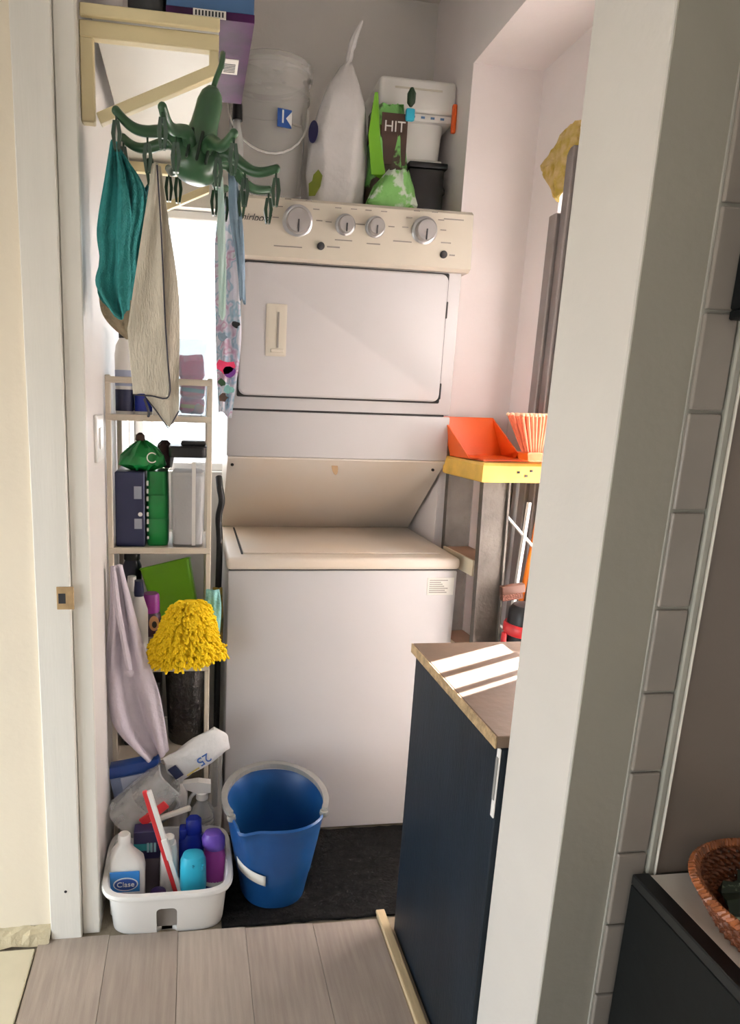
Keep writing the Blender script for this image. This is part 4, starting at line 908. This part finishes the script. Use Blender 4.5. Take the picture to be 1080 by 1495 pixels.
# vacuum
vc = thing('vacuum_cleaner', 'black and red canister vacuum cleaner behind the navy cabinet', 'vacuum cleaner', (.79, -.185, -.012))
vx, vy = .842, -.135
P('canister', body(vx, vy, [(.044, -.0115), (.052, .0), (.054, .60), (.052, .695)], k=36), BLK, vc)
P('red_band', body(vx, vy, [(.055, .695), (.059, .70), (.059, .722), (.055, .727)], k=36), RED, vc, label='red rim band')
P('motor_lid', body(vx, vy, [(.050, .727), (.048, .765), (.038, .78), (.016, .785)], k=36), BLK, vc)
P('red_strut', box((vx-.066, vy-.012, .45), (vx-.056, vy+.008, .70), .003, 1), RED, vc)
t = thing('brown_hand_brush', 'small brown brush hooked on the stepladder rail', 'brush', (.80, -.09, .80))
P('brush_block', bar(NB(), (.775, -.10, .812), (.845, -.10, .822), .026, .022, (0, 1, 0), .004), cmat('dark brown wood', '#5b3a2c', .6), t); P('brush_bristles', bar(NB(), (.78, -.10, .793), (.84, -.10, .802), .022, .018, (0, 1, 0)), cmat('brown bristle', '#6b4234', .9, bump=.6, bs=200), t, False)

# ---------------------------------------------------------------- switch plate on the alcove wall
t = thing('light_switch', 'white light switch plate on the left alcove wall', 'switch', (-.325, -.18, 1.22))
P('plate', box((-.3258, -.235, 1.165), (-.318, -.125, 1.275), .002, 1), WHT, t, False); P('rocker', box((-.318, -.20, 1.195), (-.3145, -.16, 1.245), .001, 1), WHT, t, False)

# ---------------------------------------------------------------- kitchen corner at the right edge
tx0, tx1 = .5205, .566
edges = [2.63, 2.42, 2.28, 2.14, 2.0, 1.86, 1.72, 1.566, 1.445, 1.324, 1.196, 1.063, .941, .819, .688, .565, .44, .31, .18, .05]
P('grout_bed', box((.519, -1.0215, -.008), (.60, -1.0187, CZ-.01)), GROUT, gw, False)
for z1, z0 in zip(edges, edges[1:]):
    P('tile', box((tx0, -1.0275, z0+.0022), (tx1, -1.0212, z1-.0022), .0022, 2), TILE, gw, False)
P('tile_trim', box((.568, -1.031, .652), (.5785, -1.0212, CZ-.02), .002, 1), mat('tile edge trim', '#a3a297', .35), gw, False)
P('light_bead', box((.5785, -1.034, .652), (.5808, -1.0212, 1.56), .0008, 1), mat('bead', '#cfcabf', .4), gw, False)
P('backsplash', box((.582, -1.030, .652), (1.74, -1.0212, 1.50), .001, 1), mat('smooth backsplash', '#786d64', .3, var=.04), gw, False)
kc = thing('kitchen_counter', 'black kitchen counter end with a white worktop at the right edge', 'counter', (.9, -1.3, -.012))
P('end_panel', box((.541, -1.62, -.0115), (.553, -1.0345, .642), .001, 1), BLKP, kc, False)
P('panel_rim', box((.540, -1.62, .643), (.567, -1.0345, .660), .002, 1), mat('black edging', '#101213', .45), kc, False, label='black edging strip')
P('counter_carcass', box((.5535, -1.62, -.0115), (1.7, -1.036, .62)), BLKP, kc, False)
P('worktop', box((.5675, -1.62, .621), (1.72, -1.0345, .656), .002, 1), mat('white worktop', '#ebe6de', .3), kc, False)
bs0 = Vector((.677, -1.163, .6565))
bk = thing('wicker_basket', 'round brown wicker basket on the white kitchen worktop', 'basket', tuple(bs0))
bm = NB()
def coil(z, r, th, n=64, tw=9, k=0):
    return [(bs0.x+(r+.0035*math.sin(i*2*math.pi*tw/n*2+k*math.pi))*math.cos(2*math.pi*i/n), bs0.y+(r+.0035*math.sin(i*2*math.pi*tw/n*2+k*math.pi))*math.sin(2*math.pi*i/n), z+.002*math.cos(i*2*math.pi*tw/n*2+k*math.pi)) for i in range(n+1)]
for k in range(7):
    z = bs0.z+.006+.0068*k; r = .088+.0042*k
    P('wicker_strand', tube(NB(), coil(z, r, 0, 160, 26, k), .0038, 6), WICK, bk)
for k in (0, 1):
    pts = [(bs0.x+(.1165+.004*math.cos(i*1.57+k*math.pi))*math.cos(2*math.pi*i/260), bs0.y+(.1165+.004*math.cos(i*1.57+k*math.pi))*math.sin(2*math.pi*i/260), bs0.z+.054+.004*math.sin(i*1.57+k*math.pi)) for i in range(261)]
    P('rim_braid', tube(NB(), pts, .0040, 6), cmat('light wicker%d' % k, '#8d4f29', .4, var=.35, vs_=60), bk)
P('basket_base', body(bs0.x, bs0.y, [(.088, bs0.z+.0005), (.089, bs0.z+.006)], k=40), WICK, bk)
random.seed(9)
o = film_bag('folded_napkin', [(.06, .06, 0, bs0.z+.008), (.080, .080, 0, bs0.z+.018), (.078, .078, 0, bs0.z+.034), (.05, .05, .01, bs0.z+.044), (.02, .02, 0, bs0.z+.047)], LEAFD, None, bs0.x, bs0.y, n=2.2, amp=.008)
tag(o, 'dark green and white patterned cloth lying in the wicker basket', 'cloth')
t = thing('black_wall_board', 'black board hung on the tiled wall at the right edge of the picture', 'board', (.9, -1.04, 1.43))
P('board_panel', box((.560, -1.056, 1.447), (1.3, -1.0285, 2.2), .002, 1), BLKP, t, False)
for lo, hi in (((.550, -1.062, 1.435), (1.31, -1.0285, 1.4465)), ((.550, -1.062, 1.447), (.5595, -1.0285, 2.2))): P('board_rim', box(lo, hi, .002, 1), BLKP, t, False)

bpy.context.view_layer.update()
